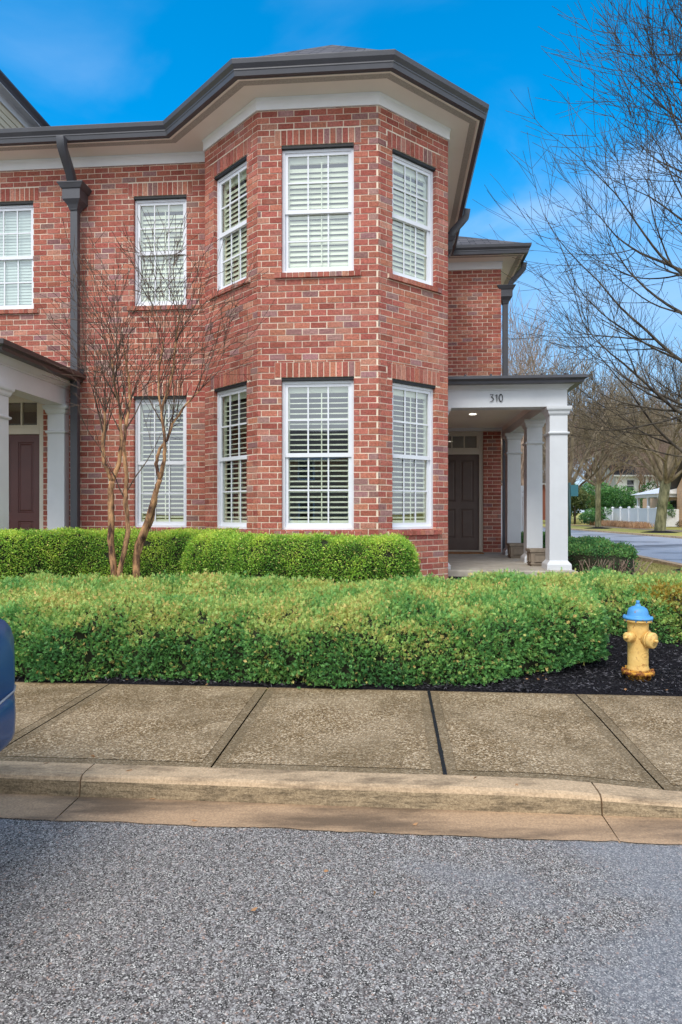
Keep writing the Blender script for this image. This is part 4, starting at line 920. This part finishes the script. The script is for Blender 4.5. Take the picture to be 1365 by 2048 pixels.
def spire_tree(loc, label, H, r, z0, reach, nl, seed, group, bk='bark'):
    rnd = random.Random(seed); t = thing('bare_tree', loc, label, 'tree', group); m = MB(); n = 14
    tp = [Vector((.10 * math.sin(i * .9) * (i / n), .08 * math.cos(i * 1.3) * (i / n), -.1 + (H + .1) * i / n)) for i in range(n + 1)]
    tr_ = [r * (1.35 if i == 0 else 1) * (1 - .93 * i / n) + .006 for i in range(n + 1)]; m.tube(tp, tr_, 12); m.build('trunk', M[bk], t); c = MB()
    for k in range(nl):
        q = (k + rnd.random()) / nl; h = z0 + (H * .93 - z0) * q; i = min(n - 1, int((h + .1) / (H + .1) * n)); p = tp[i].lerp(tp[i + 1], (h + .1) / (H + .1) * n - i)
        az = k * 2.4 + rnd.uniform(-.4, .4); el = R(12 + 52 * q + rnd.uniform(-7, 9)); d_ = Vector((math.cos(az) * math.cos(el), math.sin(az) * math.cos(el), math.sin(el)))
        L = reach * (1 - .88 * q) * min(1, .62 + 1.3 * q) * rnd.uniform(.75, 1.1) * .62
        grow(c, p, d_, L, max(.010, tr_[i] * rnd.uniform(.20, .34)), 0, 3, rnd, .26, .14, (4, 6), (.2, .95), (.48, .75), (7, 5, 4, 3, 3), .0042)
    c.build('crown', M[bk], t); return t
spire_tree((7.25, 12.4, zg(7.25, 12.4)), 'large near bare tree at the right edge, its limbs sweeping over the porch roof', 13.6, .17, 1.7, 7.0, 54, 11, GV)
t1 = bare_tree((8.35, 24, .44), 'bare tree rising just behind the front porch column', 7.5, .13, 1.9, 8, 5, 4, (20, 68), 'bark_moss', group=GV, kids=(3, 5), limbL=.36, up=.12, rmin=.006)
t2 = bare_tree((18.15, 37, .44), 'mossy bare tree with thick trunk in front of the white fence', 9, .28, 3.0, 12, 8, 4, (15, 66), 'bark_moss', group=GV, kids=(3, 5), limbL=.36, up=.12, rmin=.008, lean=(.35, 0))
t3 = bare_tree((18.15, 45.9, .44), 'slimmer bare tree left of the white fence, beside a green bush', 9, .19, 3.2, 9, 9, 4, (20, 60), 'bark_moss', group=GV, kids=(4, 6), limbL=.4, up=.15, rmin=.010)
GF = 'distant bare trees'
LF = 'one of the distant brownish bare trees massed beyond the side road'
f1t = bare_tree((8.6, 33, .44), LF, 9, .12, 3, 6, 21, 3, (5, 42), 'bark_far', group=GF, kids=(4, 5), limbL=.45, up=.3, rmin=.007)
f2t = bare_tree((22, 85, .44), LF, 15, .25, 3, 12, 31, 4, (10, 62), 'bark_far', group=GF, kids=(4, 5), limbL=.42, up=.2, rmin=.014)
rr = random.Random(4)
for (x, y, sc) in ((10.0, 37, 1.0), (11.3, 52, 1.25), (12.0, 44, .9), (16.8, 60, 1.2)): copytree(f1t, (x, y, .42), rr.uniform(0, 6), sc, LF)
for (x, y, sc) in ((30, 75, .85), (36, 78, .8), (26, 95, 1.05), (33, 100, 1.1), (41, 98, 1.1), (50, 105, 1.1), (20, 100, 1.0), (28, 112, 1.1), (46, 84, .8), (37, 120, 1.3), (56, 118, 1.2), (24, 72, .6), (31, 62, .5), (17.8, 66, .7), (18.0, 80, .8)): copytree(f2t, (x, y, .42), rr.uniform(0, 6), sc, LF)
# crape myrtle against the wall: stems traced in metres at the plane of the bed
cm = thing('crape_myrtle', (-2.62, 8.0, .45), 'multi-stemmed bare crape myrtle with peeling tan bark against the brick wall', 'tree')
def W3(px_, z, y): return Vector((px_ + 2.62, y, z - .45))
ST = [[(-2.80, .45, 0), (-2.785, .85, -.02), (-2.83, 1.25, .0), (-2.845, 1.82, .02), (-2.83, 1.98, .03)],
      [(-2.83, 1.98, .03), (-2.91, 2.20, .0), (-2.94, 2.50, .0), (-2.90, 2.70, .0), (-2.92, 2.84, .02)],
      [(-2.83, 1.98, .03), (-2.76, 2.16, .05), (-2.72, 2.43, .05), (-2.735, 2.70, .06), (-2.76, 2.95, .1), (-2.83, 3.2, .1), (-2.86, 3.5, .12)],
      [(-2.68, .45, -.05), (-2.70, .87, -.06), (-2.60, 1.37, -.05), (-2.635, 1.75, -.06), (-2.625, 2.05, -.05), (-2.645, 2.39, -.08), (-2.625, 2.66, -.08), (-2.575, 2.95, -.05), (-2.60, 3.25, -.05), (-2.64, 3.6, -.1)],
      [(-2.56, .45, .05), (-2.52, 1.19, .05), (-2.40, 1.48, .05), (-2.29, 1.86, .05), (-2.245, 2.0, .05)],
      [(-2.245, 2.0, .05), (-2.30, 2.20, .08), (-2.26, 2.38, .08), (-2.17, 2.50, .1), (-2.10, 2.7, .1), (-1.93, 2.95, .12), (-1.75, 3.15, .15)],
      [(-2.245, 2.0, .05), (-2.18, 2.25, .02), (-2.17, 2.50, 0), (-2.21, 2.84, 0), (-2.08, 3.29, .0), (-2.03, 3.7, 0), (-1.98, 4.05, .0)],
      [(-2.21, 2.84, 0), (-2.26, 3.1, .05), (-2.25, 3.45, .05), (-2.2, 3.75, .08)],
      [(-2.545, 1.0, .04), (-2.46, 1.25, .12), (-2.36, 1.5, .12), (-2.30, 1.78, .08)]]
RA = [(.042, .034), (.026, .015), (.030, .012), (.034, .011), (.044, .030), (.024, .009), (.026, .009), (.015, .007), (.026, .020)]
m = MB(); ends = []
for pl, (r0, r1) in zip(ST, RA):
    pts = []; 
    for i in range(len(pl) - 1):
        for k in range(4): t_ = k / 4; pts.append(W3(*[0] * 0, pl[i][0] * (1 - t_) + pl[i + 1][0] * t_ + random.uniform(-.006, .006), pl[i][1] * (1 - t_) + pl[i + 1][1] * t_, pl[i][2] * (1 - t_) + pl[i + 1][2] * t_))
    pts.append(W3(*pl[-1])); nn = len(pts); rad = [(r0 + (r1 - r0) * i / (nn - 1)) * (1 + .12 * random.uniform(-1, 1)) for i in range(nn)]; m.tube(pts, rad, 9)
    ends.append((pts, rad))
m.build('trunk', M['bark_crape'], cm)
c = MB(); rnd = random.Random(12)
for idx in (1, 2, 3, 5, 6, 7):
    pts, rad = ends[idx]; n = len(pts)
    for k in range(10 if idx != 6 else 7):
        i = n - 1 if k < 2 else rnd.randint(int(n * .35), n - 2); dd = (pts[min(i + 1, n - 1)] - pts[max(0, i - 1)]).normalized()
        nd = (dd + Vector((rnd.uniform(-.75, .75), rnd.uniform(-.45, .25), rnd.uniform(0, .5)))).normalized()
        grow(c, pts[i], nd, rnd.uniform(.42, .85), min(.010, rad[i] * .6), 0, 3, rnd, .35, .24, (2, 3), (.3, .95), (.5, .8), (5, 4, 3), .0031)
c.build('crown', M['bark_twig'], cm)
sd = MB()
for (x, z) in ((-2.07, 4.3), (-1.95, 4.15), (-1.55, 2.75), (-2.02, 4.05)):
    for k in range(9): p = W3(x + rnd.gauss(0, .05), z + rnd.gauss(0, .05), rnd.uniform(-.1, .1)); sd.lathe([(.0, -.007), (.006, 0), (.0, .007)], 5, 0, Matrix.Translation(p))
tag(sd.build('seed_heads', M['bark'], cm), kind='stuff')
# ------------------------------------------------------------------ background: fences, evergreens, houses, lamp, sign
wf = thing('vinyl_fence', (24.4, 60, .42), 'long white vinyl panel fence beyond the side road, behind tan ornamental grass', 'fence')
n = 6; A0, A1 = Vector((0, 0, 0)), Vector((-1.4, -13, 0)); 
for i in range(n + 1):
    p = A0.lerp(A1, i / n); m = MB(); m.sqloft(p.x, p.y, [(.07, .07, 0), (.07, .07, 1.52), (.1, .1, 1.53), (.1, .1, 1.57), (0.01, .01, 1.64)]); m.build('post', M['vinyl'], wf)
    if i < n:
        q = A0.lerp(A1, (i + 1) / n); m = MB(); T, L = frame((p.x, p.y), (q.x, q.y)); m.box(.08, L - .08, -.03, .03, .08, .2, 0, None, T); m.box(.08, L - .08, -.03, .03, 1.38, 1.48, 0, None, T)
        k = .08
        while k < L - .1: m.box(k, k + .145, -.012, .012, .2, 1.38, 0, None, T); k += .152
        m.build('panel', M['vinyl'], wf)
wf2 = thing('vinyl_fence', (24.4, 50.2, .42), 'short white vinyl fence between the thick mossy tree and the peach house', 'fence')
m = MB(); T, L = frame((0, 0), (1.6, -.3)); k = 0
while k < L: m.box(k, k + .145, -.012, .012, .05, 1.4, 0, None, T); k += .152
m.build('panel', M['vinyl'], wf2); m = MB(); m.box(-.07, .07, -.07, .07, 0, 1.55); m.build('post', M['vinyl'], wf2)
# tan ornamental grass
def tuft_field(name, pts, label, h, cols, cnt=260):
    P = []; 
    for (x, y) in pts: P.append(np.c_[rng.normal(x, .28, cnt), rng.normal(y, .35, cnt), np.full(cnt, .43)])
    P = np.concatenate(P); n = len(P); N = np.tile([0, 0, 1.], (n, 1)); k = rng.random(n)[:, None]; C = np.array([cols[0]]) * (1 - k) + np.array([cols[1]]) * k
    V, F, T_ = leaves(P, N, h, .03, C, .33, .2, .1); return tag(fast(name, V, F, M['chip'], None, T_), kind='stuff')
tuft_field('ornamental_grass', [(22.9 - 1.4 * i / 30 + .3 * math.sin(i), 59 - 13 * i / 30) for i in range(31) if i not in (20, 21)], '', .42, ((.36, .18, .09), (.62, .40, .23)))
def bushy(loc, r3, label, cat='tree', trunk=0, n=9000, size=.16, pal=GR, name='evergreen_tree', group='evergreens beyond the side road', seed=1):
    t = thing(name, loc, label, cat, group); rn = np.random.default_rng(seed)
    nb = 9; cen = rn.normal(0, .42, (nb, 3)); cen[:, 2] *= .8; ra = rn.uniform(.38, .62, nb)
    k = rn.integers(0, nb, n); D = rn.normal(0, 1, (n, 3)); D /= np.linalg.norm(D, axis=1)[:, None]
    P = (cen[k] + D * ra[k][:, None] * rn.uniform(.75, 1.05, n)[:, None]) * np.array(r3)[None] + np.array([0, 0, r3[2] + trunk]); P[:, 2] = np.maximum(P[:, 2], .02)
    br = np.clip(.4 + .3 * D[:, 2] + rn.normal(0, .3, n), 0, 1); C = np.where((br < .5)[:, None], mixc(br * 2, pal[0], pal[1]), mixc(br * 2 - 1, pal[1], pal[2]))
    V, F, T_ = leaves(P, D, size, size * .5, C, .7, .1); fast('crown', V, F, M['leaf'], t, T_)
    m = MB(); m.tube([(0, 0, -.1), (0, 0, trunk + r3[2] * 1.1)], [.12 if trunk else .04, .04], 7); m.build('trunk' if cat == 'tree' else 'stem', M['bark'], t); return t
bushy((27.5, 66, .42), (3.2, 3, 1.7), 'broad dark magnolia rising over the left half of the white fence', trunk=.6, seed=2, n=12000, size=.2)
bushy((31.5, 64, .42), (2.6, 2.5, 1.6), 'dark evergreen over the right half of the white fence', trunk=.7, seed=3, n=9000, size=.2)
bushy((23.6, 67, .42), (1.8, 1.8, 1.6), 'dark evergreen tree between the street lamp and the white fence', trunk=.8, seed=4, n=7000, size=.2)
bushy((22.3, 62, .42), (1.6, 1.6, 1.4), 'olive-leaved magnolia with twin stems left of the street lamp', trunk=1.4, seed=5, n=5000, size=.2, pal=((.04, .07, .02), (.13, .17, .05), (.25, .26, .1), (.2, .2, .1)))
bushy((22.2, 56.5, .42), (1.5, 1.2, .75), 'rounded green bush at the foot of the slim bare tree', 'shrub', 0, 5000, .12, name='round_bush', group='shrubs beyond the side road', seed=6)
bushy((25.2, 50.5, .42), (.75, .75, 1.0), 'thin leafy sapling between the mossy tree and the peach house', 'shrub', .3, 1500, .14, name='leafy_sapling', group='shrubs beyond the side road', seed=7)
bushy((26.6, 50, .42), (.8, .7, .45), 'low brown-green shrub before the peach house wall', 'shrub', 0, 2000, .1, name='low_shrub', group='shrubs beyond the side road', seed=8, pal=((.06, .06, .03), (.16, .14, .06), (.24, .18, .1), (.2, .2, .1)))
def far_house(loc, w, dep, h, roofh, wallm, label, porch=True, trim='vinyl'):
    t = thing('far_house', loc, label, 'house', 'houses beyond the side road'); m = MB(); m.box(0, w, 0, dep, 0, h)
    m.poly([(0, 0, h), (0, dep, h), (0, dep / 2, h + roofh)]); m.poly([(w, 0, h), (w, dep / 2, h + roofh), (w, dep, h)])
    z = .2
    while z < h: m.box(-.015, w + .015, -.02, 0, z, z + .02); m.box(-.02, 0, 0, dep, z, z + .02); z += .2
    m.build('wall', M[wallm], t)
    m = MB(); m.poly([(-.5, -.6, h - .25), (w + .5, -.6, h - .25), (w + .5, dep / 2, h + roofh + .08), (-.5, dep / 2, h + roofh + .08)]); m.poly([(-.5, dep + .6, h - .25), (-.5, dep / 2, h + roofh + .08), (w + .5, dep / 2, h + roofh + .08), (w + .5, dep + .6, h - .25)])
    rf_ = m.build('roof', M['far_roof'], t)
    m = MB(); m.box(-.52, w + .52, -.66, -.60, h - .38, h - .2); m.build('fascia', M[trim], rf_)
    for (x, z0) in [(1.2, 1), (w / 2 - .5, 1), (w - 2.2, 1)] + ([(1.2, 3.7), (w / 2 - .5, 3.7), (w - 2.2, 3.7)] if h > 4 else []):
        m = MB(); m.box(x, x + 1, -.05, .02, z0, z0 + 1.4); wn_ = m.build('window', M[trim], t); m = MB(); m.box(x + .1, x + .9, -.07, -.052, z0 + .1, z0 + .66); m.box(x + .1, x + .9, -.07, -.052, z0 + .74, z0 + 1.3); m.build('glass_pane', M['carglass'], wn_)
    for (y, z0) in [(1.5, 1), (dep - 2.5, 1)]:
        m = MB(); m.box(-.05, .02, y, y + 1, z0, z0 + 1.4); wn_ = m.build('window', M[trim], t); m = MB(); m.box(-.07, -.052, y + .1, y + .9, z0 + .1, z0 + .66); m.box(-.07, -.052, y + .1, y + .9, z0 + .74, z0 + 1.3); m.build('glass_pane', M['carglass'], wn_)
    if porch:
        m = MB(); m.box(-1.3, 2.5, dep + .3, dep + 4.3, 2.35, 2.6); m.poly([(-1.6, dep + .1, 2.6), (-1.6, dep + 4.6, 2.6), (2.5, dep + 4.6, 3.6), (2.5, dep + .1, 3.6)]); m.poly([(-1.6, dep + .1, 2.6), (2.5, dep + .1, 3.6), (2.5, dep + .1, 2.6)]); m.build('porch_roof', M[trim], t)
        m = MB(); m.box(.6, 2.5, dep + .4, dep + 7, 0, 2.34); m.build('porch_wall', M[wallm], t); m = MB(); m.box(.54, .59, dep + 1.2, dep + 2.2, .1, 2.1); m.build('porch_door', M['carglass'], t)
        for y in (dep + .5, dep + 2.3, dep + 4.1): m = MB(); m.sqloft(-1.1, y, [(.12, .12, 0), (.12, .12, .1), (.09, .09, .12), (.09, .09, 2.25), (.12, .12, 2.27), (.12, .12, 2.35)]); m.build('porch_post', M[trim], t)
    return t
far_house((25.95, 45.6, .42), 10, 4.6, 3.0, 2.6, 'peach', 'peach-sided house with a white porch at the right edge beyond the road')
far_house((33, 78, .42), 12, 9, 5.8, 2.6, 'vinyl', 'white two-storey house glimpsed through trees behind the white fence', False)
far_house((17.2, 96, .42), 13, 9, 5.6, 2.4, 'far_brick', 'distant brick house glimpsed between the porch columns', False)
far_house((3.0, 70, .42), 11, 9, 5.6, 2.4, 'far_brick', 'distant brick house beyond the road end, hidden behind the porch', False) if False else None
for (x, w, lab) in ((6.5, 11, 'brick house across the street behind the viewer, mirrored in the ground-floor bay windows'), (-7.5, 12, 'pale house across the street behind the viewer, mirrored in the left ground-floor window')):
    o_ = far_house((x + w / 2, -24, -.1), w, 8, 5.4, 2.0, 'far_brick' if x > 0 else 'peach', lab, False); o_.rotation_euler = (0, 0, math.pi); o_['group'] = 'houses across the street'
lp = thing('street_lamp', (26.3, 70, .42), 'small black street lamp with a pale globe among the evergreens across the road', 'street lamp')
m = MB(); m.lathe([(.22, 0), (.22, .1), (.13, .2), (.11, .7), (.08, .75), (.06, .8), (.05, 2.6), (.09, 2.65), (.12, 2.75)], 12); m.build('post', M['lampblack'], lp)
m = MB(); m.lathe([(.1, 2.75), (.22, 2.9), (.25, 3.08), (.2, 3.25), (.06, 3.33), (0, 3.4)], 16); m.build('globe', M['globe'], lp)
sg = thing('street_sign', (6.68, 19, .44), 'teal street sign seen from behind on a green pole beside the front column', 'street sign')
m = MB(); m.tube([(0, 0, 0), (0, 0, 2.02)], .035, 10); m.build('pole', M['pole'], sg)
m = MB(); m.box(.02, .24, -.045, -.037, 1.62, 1.95); m.build('sign_panel', M['teal'], sg, bevel=.006)
# ------------------------------------------------------------------ parked car, only its rear corner in view
cx0, cy0 = ab(-1.935, 2.36)
car = thing('parked_car', (cx0, cy0, -.13), 'dark blue car parked at the kerb, its rounded corner in view at the left edge', 'car', rz=-PHI)
def loftcar(secs, na=28):
    m = MB(); base = 0
    for (x, hw2, z0, z1, pw) in secs:
        for k in range(na):
            a = 2 * math.pi * k / na; ca, sa = math.cos(a), math.sin(a)
            m.v.append((x, math.copysign(abs(ca) ** pw, ca) * hw2, (z0 + z1) / 2 + math.copysign(abs(sa) ** pw, sa) * (z1 - z0) / 2))
    for i in range(len(secs) - 1):
        for k in range(na): a = i * na + k; b_ = i * na + (k + 1) % na; m.face((a, b_, b_ + na, a + na), 0, None, True)
    m.face(tuple(range(na))); e = (len(secs) - 1) * na; m.face(tuple(e + k for k in reversed(range(na)))); return m
body = loftcar([(-4.5, .5, .55, .82, .5), (-4.45, .72, .45, .90, .45), (-4.2, .86, .35, .98, .4), (-3.4, .91, .34, 1.10, .35), (-2.2, .92, .34, 1.14, .33), (-.9, .92, .36, 1.20, .33), (-.30, .90, .46, 1.25, .36), (-.10, .885, .52, 1.27, .42), (-.02, .865, .54, 1.25, .45), (.012, .80, .58, 1.16, .5), (.02, .66, .64, 1.04, .55)])
body.build('body', M['car'], car)
cab = loftcar([(-3.45, .66, 1.0, 1.1, .5), (-2.7, .74, 1.0, 1.60, .4), (-2.0, .76, 1.0, 1.74, .38), (-1.0, .75, 1.0, 1.73, .38), (-.45, .70, 1.0, 1.62, .42), (-.25, .62, 1.0, 1.3, .5)]); cab.build('cabin', M['car'], car)
wd = loftcar([(-3.3, .68, 1.16, 1.22, .5), (-2.65, .765, 1.18, 1.54, .5), (-2.0, .782, 1.18, 1.64, .45), (-1.0, .772, 1.18, 1.63, .45), (-.5, .72, 1.18, 1.5, .5), (-.27, .64, 1.16, 1.30, .5)]); wd.build('side_window', M['carglass'], car)
bm_ = loftcar([(-.75, .93, .50, .76, .5), (-.35, .93, .50, .80, .4), (-.12, .915, .50, .83, .36), (-.02, .87, .52, .84, .35), (.02, .79, .56, .82, .38), (.035, .6, .60, .78, .5)]); bm_.build('bumper', M['car'], car)
bm_ = loftcar([(-.6, .86, .36, .52, .5), (-.14, .82, .38, .54, .5), (-.06, .70, .40, .54, .5)]); bm_.build('lower_valance', M['rubber'], car)
m = MB(); m.tube([(-.30, .925, .80), (-.12, .908, .825), (-.02, .865, .83), (.018, .79, .822), (.033, .6, .79)], .006, 6); m.build('bumper_highlight', M['chrome'], car)  # thin pale strip modelled in place of the highlight along the bumper edge
m = MB(); m.tube([(-.36, .93, .86), (-.36, .945, 1.0), (-.36, .90, 1.15)], .004, 4); m.build('panel_seam', M['rubber'], car)
for sx in (-.78, -3.75):
    for sy in (-.80, .80):
        Mx = Matrix.Translation((sx, sy, .33)) @ Matrix.Rotation(R(90), 4, 'X'); m = MB(); m.lathe([(.20, -.11), (.30, -.11), (.33, -.08), (.335, 0), (.33, .08), (.30, .11), (.20, .11)], 30, 0, Mx); wl = m.build('wheel', M['rubber'], car)
        m = MB(); m.lathe([(.03, -.1), (.2, -.09), (.21, 0), (.2, .09), (.03, .1)], 20, 0, Mx); m.build('rim', M['chrome'], wl)
for sy in (-.45, .45): m = MB(); m.box(-.06, .01, sy - .1, sy + .1, .92, 1.1); m.build('tail_lamp', M['tail'], car, bevel=.02)
